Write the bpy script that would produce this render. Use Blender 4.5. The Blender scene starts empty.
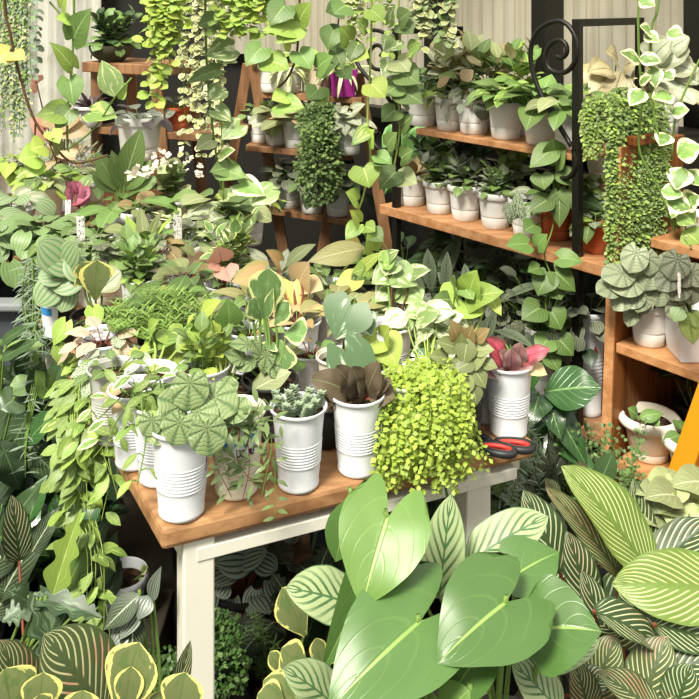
import bpy, math, random
import numpy as np
C = bpy.context.scene.collection
PI = math.pi
F, HC, CX = 850.0, 1.56, 350.0          # lens in pixels, eye height in metres

def at(px, py, Y):                       # the point of the place seen at that pixel, Y metres away
    return np.array([(px - CX) / F * Y, Y, HC - py * Y / F])
def onz(px, py, z):                      # ... on the horizontal surface at height z
    return at(px, py, F * (HC - z) / py)
def unit(v):
    v = np.asarray(v, float); return v / (np.linalg.norm(v) + 1e-12)
def srgb(h):
    if not isinstance(h, str): return (*h[:3], 1.0)
    c = [int(h[i:i + 2], 16) / 255 for i in (1, 3, 5)]
    return (*[x / 12.92 if x <= .04045 else ((x + .055) / 1.055) ** 2.4 for x in c], 1.0)

# ---------------------------------------------------------------- shader expressions
class X:
    def __init__(s, nt, sock): s.nt, s.s = nt, sock
    def _m(s, op, *a):
        n = s.nt.nodes.new('ShaderNodeMath'); n.operation = op
        for i, v in enumerate((s,) + a):
            if isinstance(v, X): s.nt.links.new(v.s, n.inputs[i])
            else: n.inputs[i].default_value = v
        return X(s.nt, n.outputs[0])
    def __add__(s, o): return s._m('ADD', o)
    def __sub__(s, o): return s._m('SUBTRACT', o)
    def __mul__(s, o): return s._m('MULTIPLY', o)
    def __rsub__(s, o): return (s * -1.0) + o
    __radd__ = __add__; __rmul__ = __mul__
    def abs(s): return s._m('ABSOLUTE')
    def fract(s): return s._m('FRACT')
    def atan2(s, o): return s._m('ARCTAN2', o)
    def pow(s, e): return s._m('POWER', e)
    def sin(s): return s._m('SINE')
    def max(s, o): return s._m('MAXIMUM', o)
    def min(s, o): return s._m('MINIMUM', o)
    def step(s, lo, hi):                 # smooth 0..1 between lo and hi (lo > hi runs downward)
        n = s.nt.nodes.new('ShaderNodeMapRange'); n.interpolation_type = 'SMOOTHSTEP'
        s.nt.links.new(s.s, n.inputs['Value'])
        a, b, t0, t1 = (lo, hi, 0., 1.) if lo < hi else (hi, lo, 1., 0.)
        n.inputs['From Min'].default_value = a; n.inputs['From Max'].default_value = b
        n.inputs['To Min'].default_value = t0; n.inputs['To Max'].default_value = t1
        return X(s.nt, n.outputs[0])

class Mat:
    def __init__(s, name):
        s.m = bpy.data.materials.new(name); s.m.use_nodes = True
        s.nt = s.m.node_tree; s.nt.nodes.clear()
        s.out = s.nt.nodes.new('ShaderNodeOutputMaterial')
    def n(s, t): return s.nt.nodes.new(t)
    def l(s, a, b): s.nt.links.new(a, b)
    def val(s, x, y=None):
        return X(s.nt, x)
    def mix(s, f, a, b):
        n = s.n('ShaderNodeMix'); n.data_type = 'RGBA'
        if isinstance(f, X): s.l(f.s, n.inputs[0])
        else: n.inputs[0].default_value = f
        for v, i in ((a, 6), (b, 7)):
            if isinstance(v, X): s.l(v.s, n.inputs[i])
            else: n.inputs[i].default_value = srgb(v)
        return X(s.nt, n.outputs[2])
    def vec(s, a, b, c):
        n = s.n('ShaderNodeCombineXYZ')
        for i, v in enumerate((a, b, c)):
            if isinstance(v, X): s.l(v.s, n.inputs[i])
            else: n.inputs[i].default_value = v
        return n.outputs[0]
    def noise(s, vec, scale, detail=2.0, rough=.5):
        n = s.n('ShaderNodeTexNoise'); n.inputs['Scale'].default_value = scale
        n.inputs['Detail'].default_value = detail; n.inputs['Roughness'].default_value = rough
        if vec is not None: s.l(vec, n.inputs['Vector'])
        return X(s.nt, n.outputs[0])
    def coord(s, which='Object'): return s.n('ShaderNodeTexCoord').outputs[which]
    def sep(s, v):
        n = s.n('ShaderNodeSeparateXYZ'); s.l(v, n.inputs[0]); return [X(s.nt, o) for o in n.outputs]
    def bsdf(s, col, rough=.5, spec=.5, bump=None, bstr=.3, bdist=.002, trans=0., tcol=None, metal=0., alpha=None, coat=0.):
        p = s.n('ShaderNodeBsdfPrincipled')
        if isinstance(col, X): s.l(col.s, p.inputs['Base Color'])
        else: p.inputs['Base Color'].default_value = srgb(col)
        if isinstance(rough, X): s.l(rough.s, p.inputs['Roughness'])
        else: p.inputs['Roughness'].default_value = rough
        p.inputs['Specular IOR Level'].default_value = spec; p.inputs['Metallic'].default_value = metal
        p.inputs['Coat Weight'].default_value = coat
        if bump is not None:
            b = s.n('ShaderNodeBump'); b.inputs['Strength'].default_value = bstr; b.inputs['Distance'].default_value = bdist
            s.l(bump.s, b.inputs['Height']); s.l(b.outputs[0], p.inputs['Normal'])
        sh = p.outputs[0]
        if trans > 0:
            t = s.n('ShaderNodeBsdfTranslucent')
            c = tcol if tcol is not None else col
            if isinstance(c, X): s.l(c.s, t.inputs[0])
            else: t.inputs[0].default_value = srgb(c)
            mx = s.n('ShaderNodeMixShader'); mx.inputs[0].default_value = trans
            s.l(sh, mx.inputs[1]); s.l(t.outputs[0], mx.inputs[2]); sh = mx.outputs[0]
        s.l(sh, s.out.inputs[0]); return s.m

LM = {}
def leaf_mat(name, base, pat='veins', c2='#d8dc9a', c3='#c8d498', n=7, slope=.45, rough=.42, trans=.22, bstr=.35, spec=.4, var=.35, amt=1.0, thr=.72):
    trans *= .6
    M = Mat(name)
    at_ = M.n('ShaderNodeUVMap'); at_.uv_map = 'leafmap'
    U, V, _ = M.sep(at_.outputs[0])
    rn = M.n('ShaderNodeAttribute'); rn.attribute_name = 'tone'
    r = X(M.nt, rn.outputs['Fac'])
    u = (U - .5) * 2.0; a = u.abs(); v = V
    nz = lambda sx, sy, sc, d=2.: M.noise(M.vec(u * sx, v * sy, r * 37.), sc, d)
    b = np.array(srgb(base)[:3]) * np.array([1.07, .98, .86]) * .9; b = b * .87 + .13 * b.mean()
    dk, lt = tuple(b * (1 - var)), tuple(np.minimum(b * (1 + var), .95))
    col = M.mix(r.fract(), dk, lt)
    col = M.mix(nz(.6, 1.4, 2.2) .step(.35, .7) * .35, col, tuple(b * .8))
    rib = a.step(.07, .025)
    f = ((v - a * slope) * float(n)).fract()
    lat = (f - .5).abs().step(.10, .02)
    h = rib * -1. + lat * -.6
    if pat == 'veins':
        col = M.mix(lat * (.28 * amt) * a.step(1., .5), col, c3); col = M.mix(rib * (.6 * amt), col, c3)
    elif pat == 'ribbed':
        col = M.mix(lat * (.16 * amt) * a.step(1., .4), col, c3); col = M.mix(a.step(.045, .015) * .65, col, c3); h = rib * -1. + lat * -.25
        col = M.mix(nz(1., 1., 1.2, 3.).step(.4, .7) * .3, col, tuple(b * 1.25))
    elif pat == 'plain':
        col = M.mix(rib * .3, col, c3)
    elif pat == 'margin':
        e = a + (nz(2.6, 2.6, 1.6, 3.) - .5) * .95 + v.pow(6.) * .3
        col = M.mix(e.step(thr - .03, thr + .05), col, c2)
        col = M.mix((nz(2., 3., 1.1, 2.)).step(.55, .62) * .45 * a.step(.9, .6), col, c3)
        col = M.mix(rib * .25, col, c3); h = rib * -1.
    elif pat == 'pin':
        t = ((v - a * slope) * float(n))
        s = t.fract(); w = (s - .5).abs()
        k = w.step(.16, .08) * a.step(.06, .12) * a.step(.97, .8) * v.step(.02, .08)
        pk = nz(.8, 1.2, 1.3).step(.48, .62) * amt
        col = M.mix(k * .85, col, M.mix(pk, c2, c3)); h = w * 1.
    elif pat == 'chev':
        s = ((v - a * slope + (nz(1., 1., 3.) - .5) * .04) * float(n)).fract()
        k = (s - .5).abs().step(.21, .15) * a.step(1.3, .2).max(.0)
        k = k.max(a.step(.05, .03)).max(a.step(.93, .99)); k = k * v.step(-.01, .02)
        col = M.mix(k, col, c2); h = k * -.5
    elif pat == 'melon':
        s = ((u * 2.9 + .5).fract() - .5).abs()
        k = s.step(.24, .12).max(a.step(.9, .99))
        col = M.mix(k * .95, col, c2); h = s * 1.
    elif pat == 'ripple':
        pl = M.n('ShaderNodeUVMap'); pl.uv_map = 'bladeplan'; px_, py_, _z = M.sep(pl.outputs[0])
        py_ = py_ - .2; g = px_.atan2(py_); rd = (px_ * px_ + py_ * py_).pow(.5)
        s = ((g * 1.43 + (nz(2., 2., 2.) - .5) * .25).fract() - .5).abs(); s = .5 - s
        k = s.step(.2, .02) * rd.step(.02, .12); q = ((rd * float(n) * 1.4 + s * 1.2).fract() - .5).abs().step(.2, .03)
        col = M.mix(k.max(q * .22) * .72 * amt, col, c2); h = s.step(0., .3) * 1.4 + (1. - q) * .5
    elif pat == 'marble':
        e = nz(1.6, 1.1, 1.7, 4.) + (nz(5., 3., 2., 2.) - .5) * .25
        col = M.mix(e.step(thr - .24, thr - .16), col, c2)
        col = M.mix(e.step(thr - .29, thr - .22) * .35, col, c3); h = rib * -1.
    elif pat == 'splash':
        e = nz(1.8, .9, 1.9, 3.)
        col = M.mix(e.step(.56, .62) * .75, col, c2); col = M.mix(rib * .4, col, c3); h = rib * -1. + lat * -.3
    elif pat == 'net':
        vo = M.n('ShaderNodeTexVoronoi'); vo.feature = 'DISTANCE_TO_EDGE'; vo.inputs['Scale'].default_value = float(n)
        M.l(M.vec(u * .6, v * 1.2, r * 9.), vo.inputs['Vector'])
        k = X(M.nt, vo.outputs['Distance']).step(.13, .05)
        col = M.mix(k.max(rib) * .9 * amt, col, c2); h = k * -1.
    elif pat == 'edge':                  # centre c2, rim base, dark ribs c3
        e = a + (nz(2., 2., 2., 3.) - .5) * .7 + v.pow(4.) * .35
        col = M.mix(e.step(.8, .5), col, c2); col = M.mix((lat * .5 + rib * .6) * amt, col, c3)
    M.bsdf(col, rough, spec, h, bstr, .0015, trans)
    LM[name] = M.m
    return M.m

# ---------------------------------------------------------------- leaf blades
SH = {  # v -> half width over length, then lobe (how far the base corners sweep back)
 'ovate':  ([(0, .02), (.08, .18), (.22, .32), (.4, .37), (.6, .31), (.8, .17), (.93, .06), (1, 0)], 0.),
 'ellip':  ([(0, .02), (.15, .16), (.35, .25), (.55, .26), (.75, .19), (.92, .07), (1, 0)], 0.),
 'lance':  ([(0, .02), (.15, .09), (.35, .14), (.55, .135), (.8, .075), (1, 0)], 0.),
 'strap':  ([(0, .035), (.3, .045), (.7, .04), (1, 0)], 0.),
 'paddle': ([(0, .03), (.15, .11), (.4, .26), (.62, .36), (.8, .34), (.93, .2), (1, 0.02)], 0.),
 'round':  ([(0, .2), (.1, .34), (.3, .46), (.5, .48), (.7, .42), (.87, .27), (.96, .12), (1, .0)], .16),
 'heart':  ([(0, .27), (.1, .4), (.28, .43), (.5, .36), (.72, .22), (.9, .07), (1, 0)], .24),
 'arrow':  ([(0, .2), (.08, .31), (.25, .34), (.5, .27), (.75, .15), (.92, .05), (1, 0)], .42),
 'calat':  ([(0, .04), (.06, .17), (.2, .27), (.45, .3), (.7, .25), (.88, .14), (.96, .06), (1, 0)], .02),
 'philo':  ([(0, .27), (.06, .36), (.18, .39), (.35, .38), (.55, .31), (.75, .19), (.9, .08), (1, 0)], .46, .62),
 'jag':    ([(0, .1), (.15, .3), (.4, .34), (.6, .26), (.8, .15), (1, 0)], .2),
 'tiny':   ([(0, .08), (.4, .42), (.75, .36), (1, .02)], 0.),
 'needle': ([(0, .03), (.5, .04), (1, 0)], 0.),
 'bead':   ([(0, .1), (.4, .28), (.7, .25), (1, .0)], 0.),
 'wedge':  ([(0, .3), (.2, .5), (.5, .55), (.75, .42), (.9, .25), (1, .04)], .1),
}
TC = {}
def tmpl(shape, nv=7, nu=5, bend=.6, fold=.15, wave=0., cup=0., tip=0., twist=0.):
    key = (shape, nv, nu, bend, fold, wave, cup, tip, twist)
    if key in TC: return TC[key]
    pts, lobe = SH[shape][:2]; ex = SH[shape][2] if len(SH[shape]) > 2 else 1.5
    vs = np.linspace(0, 1, nv); us = np.linspace(-1, 1, nu)
    w = np.interp(vs, [p[0] for p in pts], [p[1] for p in pts])
    if nv > 8: w = np.interp(vs, vs, np.convolve(np.r_[w[0], w, w[-1]], [.2, .6, .2], 'valid')); w[-1] = 0 if pts[-1][1] < .03 else w[-1]
    if shape == 'jag': w = w * (1 + .34 * np.sin(vs * 2 * PI * 4.5)) * (1 - .0 * vs)
    Vg, Ug = np.meshgrid(vs, us, indexing='ij')
    x = Ug * w[:, None]
    g = np.abs(Ug) ** ex
    if shape in ('heart', 'philo'):          # lobes rounded off at the back
        q = np.abs(Ug); g = np.where(q < .68, np.sin(np.minimum(1, q / .68) * PI / 2) ** (.8 if shape == 'philo' else 1.15), 1 - .55 * ((q - .68) / .32) ** 2)
    y = Vg - lobe * g * (1 - Vg) ** 1.6
    if shape == 'jag': y = y + .16 * np.abs(Ug) * np.sin(np.clip(Vg * 1.1, 0, 1) * PI)
    plan = np.stack([x, y], -1).reshape(-1, 2).copy()
    z = fold * np.abs(x) - cup * x * x * 3
    if wave: z = z + wave * np.abs(Ug) * np.sin(Vg * 13 + np.sign(Ug) * 1.1)
    if tip: z = z - tip * np.clip(Vg - .75, 0, 1) ** 2 * 8
    th = bend * np.clip(y, -.5, 1.2) + 0.0
    if abs(bend) > 1e-3:
        yy = np.sin(th) / bend; zz = -(1 - np.cos(th)) / bend
        y2 = yy + z * np.sin(th); z2 = zz + z * np.cos(th)
    else: y2, z2 = y, z
    if twist:
        ang = twist * Vg; x, z2 = x * np.cos(ang) - z2 * np.sin(ang) * .6, x * np.sin(ang) + z2
    P = np.stack([x, y2, z2], -1).reshape(-1, 3)
    uv = np.stack([Ug * .5 + .5, Vg], -1).reshape(-1, 2)
    i = np.arange(nv * nu).reshape(nv, nu)
    fa = np.stack([i[:-1, :-1], i[:-1, 1:], i[1:, 1:], i[1:, :-1]], -1).reshape(-1, 4)
    TC[key] = (P, uv, fa, float(w.max()), plan)
    return TC[key]

def mesh_np(name, V, Fa, mats, parent=None, origin=(0, 0, 0), smooth=True, uv=None, tone=None, midx=None, plan=None):
    V = np.asarray(V, float) - np.asarray(origin, float)
    me = bpy.data.meshes.new(name)
    Fa = np.asarray(Fa, np.int32); k = Fa.shape[1]
    me.vertices.add(len(V)); me.vertices.foreach_set('co', V.astype(np.float32).ravel())
    me.loops.add(Fa.size); me.loops.foreach_set('vertex_index', Fa.ravel())
    me.polygons.add(len(Fa)); me.polygons.foreach_set('loop_start', np.arange(0, Fa.size, k, dtype=np.int32))
    me.polygons.foreach_set('loop_total', np.full(len(Fa), k, np.int32))
    me.polygons.foreach_set('use_smooth', np.full(len(Fa), smooth))
    if midx is not None: me.polygons.foreach_set('material_index', np.asarray(midx, np.int32))
    for m in (mats if isinstance(mats, (list, tuple)) else [mats]): me.materials.append(m)
    if uv is not None:
        L = me.uv_layers.new(name='leafmap'); L.data.foreach_set('uv', np.asarray(uv, np.float32)[Fa.ravel()].ravel())
    if plan is not None:
        L = me.uv_layers.new(name='bladeplan'); L.data.foreach_set('uv', np.asarray(plan, np.float32)[Fa.ravel()].ravel())
    if tone is not None:
        A = me.attributes.new('tone', 'FLOAT', 'POINT'); A.data.foreach_set('value', np.asarray(tone, np.float32))
    me.update(calc_edges=True)
    o = bpy.data.objects.new(name, me); C.objects.link(o)
    if parent is not None: o.parent = parent
    return o

class Leaves:
    def __init__(s): s.V, s.UV, s.T, s.F, s.PL, s.k = [], [], [], [], [], 0
    def add(s, t, base, yd, nd, L, wf=1., tone=None):
        P, uv, fa, _, pl = t
        y = unit(yd); n = np.asarray(nd, float); n = unit(n - y * np.dot(n, y)); x = np.cross(y, n)
        W = np.asarray(base) + L * (P[:, :1] * wf * x + P[:, 1:2] * y + P[:, 2:3] * n)
        s.V.append(W); s.UV.append(uv); s.T.append(np.full(len(W), random.random() * .98 if tone is None else tone)); s.F.append(fa + s.k); s.PL.append(pl); s.k += len(W)
    def build(s, name, mat, root, origin):
        if not s.V: return None
        return mesh_np(name, np.concatenate(s.V), np.concatenate(s.F), mat, root, origin, True, np.concatenate(s.UV), np.concatenate(s.T), plan=np.concatenate(s.PL))

class Tubes:
    def __init__(s): s.V, s.F, s.k = [], [], 0
    def add(s, pts, r0, r1=None, sides=5):
        pts = np.asarray(pts, float); n = len(pts); r1 = r0 if r1 is None else r1
        t = np.gradient(pts, axis=0); t /= np.linalg.norm(t, axis=1)[:, None] + 1e-12
        ref = np.array([0.31, .95, .12]) if abs(t[0][1]) < .9 else np.array([.9, .1, .3])
        for j in range(n):
            a = ref - t[j] * np.dot(ref, t[j])
            if np.linalg.norm(a) < .05: a = np.cross(t[j], [.7, .1, .71])
            a = unit(a); b = np.cross(t[j], a); ref = a
            r = r0 + (r1 - r0) * j / max(1, n - 1)
            ang = np.arange(sides) * 2 * PI / sides
            s.V.append(pts[j] + r * (np.cos(ang)[:, None] * a + np.sin(ang)[:, None] * b))
        i = s.k + np.arange(n * sides).reshape(n, sides); j = np.roll(i, -1, 1)
        s.F.append(np.stack([i[:-1], j[:-1], j[1:], i[1:]], -1).reshape(-1, 4)); s.k += n * sides
        for e, fl in ((0, 1), (n - 1, 0)):                    # closed ends
            q = i[e]; m = sides // 2
            for h in range(1, sides - 1, 2):
                c = [q[0], q[h], q[h + 1], q[(h + 2) % sides]] if h + 2 <= sides else [q[0], q[h], q[h + 1], q[h + 1]]
                if len(set(c)) == 4: s.F.append(np.array([c]))
    def build(s, name, mat, root=None, origin=(0, 0, 0)):
        if not s.V: return None
        return mesh_np(name, np.concatenate(s.V), np.concatenate(s.F), mat, root, origin)

def curve(pts, n=12):                     # Catmull-Rom through the points
    p = [np.asarray(q, float) for q in pts]
    if len(p) == 2: return np.array([p[0] + (p[1] - p[0]) * i / (n - 1) for i in range(n)])
    p = [2 * p[0] - p[1]] + p + [2 * p[-1] - p[-2]]
    out = []; segs = len(p) - 3
    per = max(2, n // segs)
    for k in range(segs):
        a, b, c, d = p[k:k + 4]
        for i in range(per):
            t = i / per
            out.append(.5 * (2 * b + (c - a) * t + (2 * a - 5 * b + 4 * c - d) * t * t + (3 * b - a - 3 * c + d) * t ** 3))
    out.append(p[-2]); return np.array(out)

def tag(o, label=None, cat=None, group=None, kind=None):
    if label: o['label'] = label
    if cat: o['category'] = cat
    if group: o['group'] = group
    if kind: o['kind'] = kind
    return o
def empty(name, loc=(0, 0, 0)):
    o = bpy.data.objects.new(name, None); o.empty_display_size = .05; o.location = [float(q) for q in loc]; C.objects.link(o); return o

class MB:                                  # boxes and prisms in one mesh
    def __init__(s): s.V, s.F = [], []
    def hexa(s, c):                        # eight corners: bottom four, top four
        k = len(s.V); s.V += [tuple(map(float, q)) for q in c]
        s.F += [[k, k + 3, k + 2, k + 1], [k + 4, k + 5, k + 6, k + 7]] + [[k + i, k + (i + 1) % 4, k + 4 + (i + 1) % 4, k + 4 + i] for i in range(4)]
    def box(s, lo, hi):
        (a, b, c), (d, e, f) = lo, hi
        s.hexa([(a, b, c), (d, b, c), (d, e, c), (a, e, c), (a, b, f), (d, b, f), (d, e, f), (a, e, f)])
    def slab(s, poly, z0, z1):             # four plan corners
        s.hexa([(*q[:2], z0) for q in poly] + [(*q[:2], z1) for q in poly])
    def bar(s, p, q, w, d, side=(0, 1, 0)):   # beam between two points
        p, q = np.asarray(p, float), np.asarray(q, float); t = unit(q - p)
        a = unit(np.cross(t, side)); b = np.cross(t, a)
        o = [a * w / 2 * i + b * d / 2 * j for i, j in ((-1, -1), (1, -1), (1, 1), (-1, 1))]
        s.hexa([p + k for k in o] + [q + k for k in o])
    def build(s, name, mat, root=None, origin=(0, 0, 0), bevel=0.):
        o = mesh_np(name, s.V, s.F, mat, root, origin, False)
        import bmesh
        bm = bmesh.new(); bm.from_mesh(o.data); bmesh.ops.recalc_face_normals(bm, faces=bm.faces); bm.to_mesh(o.data); bm.free()
        if bevel:
            m = o.modifiers.new('soft', 'BEVEL'); m.width = bevel; m.segments = 2
        return o

def lathe(prof, seg=28):                   # profile (r, z), open polyline
    prof = np.asarray(prof, float); n = len(prof); an = np.arange(seg) * 2 * PI / seg
    V = np.stack([prof[:, :1] * np.cos(an), prof[:, :1] * np.sin(an), np.repeat(prof[:, 1:2], seg, 1)], -1).reshape(-1, 3)
    i = np.arange(n * seg).reshape(n, seg); j = np.roll(i, -1, 1)
    return V, np.stack([i[:-1], j[:-1], j[1:], i[1:]], -1).reshape(-1, 4)
# ---------------------------------------------------------------- materials of made things
def m_plastic(name, col, dirt='#8a7f68', rough=.4, amt=.25, spec=.4):
    M = Mat(name); co = M.coord()
    nz = M.noise(co, 9., 4.).step(.5, .78); fine = M.noise(co, 160., 2.).step(.66, .74)
    z = M.sep(co)[2]
    c = M.mix(nz * amt, col, dirt); c = M.mix(fine * (.35 * amt), c, '#5a4c38')
    return M.bsdf(c, rough, spec, nz, .05)
def m_wood(name, col, dark, sc=1., grain=(1, 14, 14), rough=.55, knots=True):
    M = Mat(name); co = M.coord()
    mp = M.n('ShaderNodeMapping'); mp.inputs['Scale'].default_value = grain; M.l(co, mp.inputs[0])
    g = M.noise(mp.outputs[0], 2.2 * sc, 6., .6); g2 = M.noise(mp.outputs[0], 9. * sc, 3.)
    st = M.noise(co, 5., 3.)
    c = M.mix(g.step(.3, .7), col, dark); c = M.mix(g2.step(.55, .75) * .45, c, dark); c = M.mix(st.step(.55, .8) * .35, c, tuple(np.array(srgb(dark)[:3]) * .6))
    return M.bsdf(c, rough, .35, g2, .15)
W_TABLE = m_wood('varnished_table_wood', '#bd9064', '#8a6240')
W_SHELF = m_wood('shelf_board_wood', '#cf9c70', '#ab754a')
W_CASE = m_wood('bookcase_side_wood', '#9c602f', '#633617', grain=(12, 12, 1))
W_PINE = m_wood('bookcase_edge_pine', '#d9a070', '#b57d4d')
W_OLD = m_wood('weathered_stand_wood', '#a67c58', '#6e4c33', grain=(9, 9, 1.5))
def painted(name, col, rough=.5):
    M = Mat(name); n1 = M.noise(M.coord(), 12., 4.)
    return M.bsdf(M.mix(n1.step(.45, .75) * .25, col, tuple(np.array(srgb(col)[:3]) * .72)), rough, .4, n1, .06)
M_WHITE = painted('cream_white_paint', '#e9e6d8'); M_ORANGE = painted('orange_paint', '#e39a1c')
M_IRON = painted('black_iron_paint', '#16150f', .45); M_BLACKP = m_plastic('black_nursery_plastic', '#1d1d1b', '#4b463b', .5)
M_CUP = m_plastic('white_cup_plastic', '#e6e9ed', '#b0a48a', .32, .2); M_POT = m_plastic('white_planter_plastic', '#e8e8e4', '#b59c7a', .45, .45)
M_POTR = m_plastic('cream_planter_rim', '#efe9d8', '#c4ad86', .45, .3); M_TERRA = m_plastic('terracotta', '#b5582f', '#d09a72', .75, .4)
M_PURPLE = m_plastic('magenta_plastic', '#9c2c86', '#7a1f6a', .4, .2); M_SPECK = m_plastic('speckled_buff_clay', '#d8c3ac', '#8a5a44', .7, .9)
M_GREY = m_plastic('grey_crate_plastic', '#8d9093', '#6a6c70', .5, .4); M_DGREY = m_plastic('dark_grey_plastic', '#4a4d55', '#3a3c40', .5, .4)
M_CLEAR = m_plastic('cloudy_plastic', '#bdbdb6', '#8a8676', .3, .5); M_TIN = m_plastic('mossy_clay', '#4d4a38', '#33392a', .8, .6)
M_SOIL = (lambda M: M.bsdf(M.mix(M.noise(M.coord(), 70., 4.).step(.42, .68), '#1a120c', '#5a4330'), .95, .1, M.noise(M.coord(), 120., 3.), .8, .006))(Mat('potting_soil'))
M_TAG = (lambda M, c: M.bsdf(M.mix((M.noise(M.vec(c[0] * 1.6, c[1], c[2] * .9), 190., 1.).step(.585, .61)) * (M.noise(M.vec(c[0] * 0., c[1] * 0., c[2]), 60., 0.).step(.4, .45)) * .85, '#f6f6f2', '#22242c'), .45))(*(lambda M: (M, M.sep(M.coord())))(Mat('white_label_with_pen_marks')))
M_STEM = (lambda M: M.bsdf(M.mix(M.noise(M.coord(), 14.), '#7d9a4c', '#5f7a3a'), .5, .3, trans=.1))(Mat('green_stem'))
M_STEML = (lambda M: M.bsdf(M.mix(M.noise(M.coord(), 14.), '#b3c56c', '#8da64e'), .5, .3, trans=.1))(Mat('pale_stem'))
M_BARK = (lambda M: M.bsdf(M.mix(M.noise(M.coord(), 30.), '#6f5438', '#493422'), .7, .2))(Mat('brown_stem'))
M_RED = (lambda M: M.bsdf(M.mix(M.noise(M.coord(), 14.), '#8a4a34', '#6b3a2a'), .5, .3))(Mat('reddish_stem'))

# ---------------------------------------------------------------- leaf materials
leaf_mat('neon', '#aeca4c', 'veins', c3='#dcec90', n=6, trans=.35, var=.2)
leaf_mat('lime', '#9cc44c', 'veins', c3='#cfe48a', n=6, trans=.3)
leaf_mat('pothos', '#7fa84a', 'splash', c2='#c9da7a', c3='#b4cf78', n=6)
leaf_mat('heart', '#6c9647', 'veins', c3='#a9c67c', n=7)
leaf_mat('mid', '#71944e', 'veins', c3='#b4c88a', n=7)
leaf_mat('pale', '#a3b57e', 'veins', c3='#dfe6bc', n=6, trans=.3)
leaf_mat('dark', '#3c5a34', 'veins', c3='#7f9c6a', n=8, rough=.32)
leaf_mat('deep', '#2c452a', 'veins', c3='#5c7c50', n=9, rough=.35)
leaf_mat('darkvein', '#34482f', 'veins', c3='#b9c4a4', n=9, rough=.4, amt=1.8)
leaf_mat('gloss', '#33622e', 'veins', c3='#86ab66', n=6, rough=.24, spec=.6, amt=1.1)
leaf_mat('philo', '#527f39', 'ribbed', c3='#a9c767', n=4, slope=.7, rough=.32, spec=.5, amt=.35, trans=.25, var=.12)
leaf_mat('philolight', '#6c9a42', 'ribbed', c3='#bcd67a', n=4, slope=.7, rough=.36, spec=.45, amt=.35, trans=.28, var=.06)
leaf_mat('ripple_green', '#8fab72', 'ripple', c2='#466840', n=6, var=.15, bstr=.8)
leaf_mat('ripple_silver', '#848f76', 'ripple', c2='#3f4a3a', n=6, var=.25, bstr=.8)
leaf_mat('ripple_grey', '#9bab8c', 'ripple', c2='#5c7057', n=6, amt=.85, var=.18, bstr=.8)
leaf_mat('ripple_dark', '#46523f', 'ripple', c2='#1f2a1f', n=6, var=.3, bstr=.9, rough=.35)
leaf_mat('silver_small', '#848f7c', 'melon', c2='#4c594a', var=.25, bstr=.5)
leaf_mat('melon', '#9fb78c', 'melon', c2='#5f8c56', var=.12)
leaf_mat('melon_dark', '#94a59c', 'melon', c2='#2f4a3c', var=.35, rough=.3)
leaf_mat('obtus', '#6f9a58', 'margin', c2='#dfe2a0', c3='#94b37a', rough=.3, thr=.78)
leaf_mat('obtus_yellow', '#7c8f58', 'margin', c2='#e9e488', c3='#4f7238', rough=.3, thr=.86, var=.15)
leaf_mat('marble', '#86a862', 'marble', c2='#e9ecc4', c3='#c2d594', thr=.78)
leaf_mat('njoy', '#7fae52', 'margin', c2='#f0eec0', c3='#b4cf80', thr=.6, trans=.3)
leaf_mat('albo', '#5c8058', 'marble', c2='#eef0d8', c3='#a4bf98', thr=.82, var=.12)
leaf_mat('pin_dark', '#3f5a33', 'pin', c2='#d3d9ae', c3='#d8a88e', n=8, slope=.5, amt=.55, var=.2)
leaf_mat('pin_pink', '#4e633a', 'pin', c2='#cfcf9c', c3='#d99c80', n=9, slope=.55, amt=.95, var=.15)
leaf_mat('pin_lime', '#76983b', 'pin', c2='#dfe9a2', c3='#e9eebb', n=11, slope=.6, amt=.4, trans=.3, var=.05)
leaf_mat('chev', '#a9c290', 'chev', c2='#4c6e44', n=7, slope=.42, var=.1)
leaf_mat('chev_dark', '#8a9f84', 'chev', c2='#2e4632', n=9, slope=.5, var=.15)
leaf_mat('calgreen', '#8dac70', 'melon', c2='#6a9256', var=.12)
leaf_mat('magenta', '#b5607c', 'edge', c2='#c77a92', c3='#7c3a54', n=6, slope=.7)
leaf_mat('mottled', '#3d5838', 'marble', c2='#74886a', c3='#5f7a56', thr=.76)
leaf_mat('marblewhite', '#8fae72', 'marble', c2='#f0f1d8', c3='#c8d8a4', thr=.68)
leaf_mat('rosepink', '#f2b4a6', 'veins', c3='#c47a74', n=6, trans=.3, var=.12)
leaf_mat('peach', '#c8b288', 'veins', c3='#dcc096', n=6, trans=.3, var=.18)
leaf_mat('olivepink', '#b3a868', 'edge', c2='#c39a70', c3='#9cb060', n=6, trans=.3)
leaf_mat('yellow', '#dbd668', 'veins', c3='#ecebae', n=6, trans=.35, var=.15)
leaf_mat('olivepale', '#a3a66c', 'veins', c3='#d3cf9c', n=7, trans=.3, var=.1)
leaf_mat('rex', '#8c4a4e', 'edge', c2='#d0596a', c3='#5a2a34', n=6, slope=.7, trans=.2)
leaf_mat('rexgrey', '#a08880', 'edge', c2='#9a6a6e', c3='#5a4444', n=6, slope=.7)
leaf_mat('cream', '#e6dba0', 'veins', c3='#d3b878', n=6, trans=.3, var=.1)
leaf_mat('pinkwhite', '#d8c3b0', 'veins', c3='#a5665c', n=5, var=.12)
leaf_mat('brown', '#6d6150', 'veins', c3='#98a070', n=8, slope=.7, var=.2, bstr=.8, amt=1.2)
leaf_mat('olive', '#7d8c58', 'veins', c3='#b0b87c', n=6, rough=.4, amt=1.2)
leaf_mat('coppery', '#9a8a58', 'veins', c3='#c2ad7a', n=6, amt=1.2)
leaf_mat('coleus', '#b7b184', 'edge', c2='#c8ba90', c3='#6f6a48', n=8, slope=.6, amt=1.3, trans=.25)
leaf_mat('silverleaf', '#a8b294', 'edge', c2='#c2c8ae', c3='#64785a', n=8, slope=.6, amt=1.2, var=.18)
leaf_mat('fitt', '#71946a', 'net', c2='#dfe6c8', n=7, amt=.9)
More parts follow.
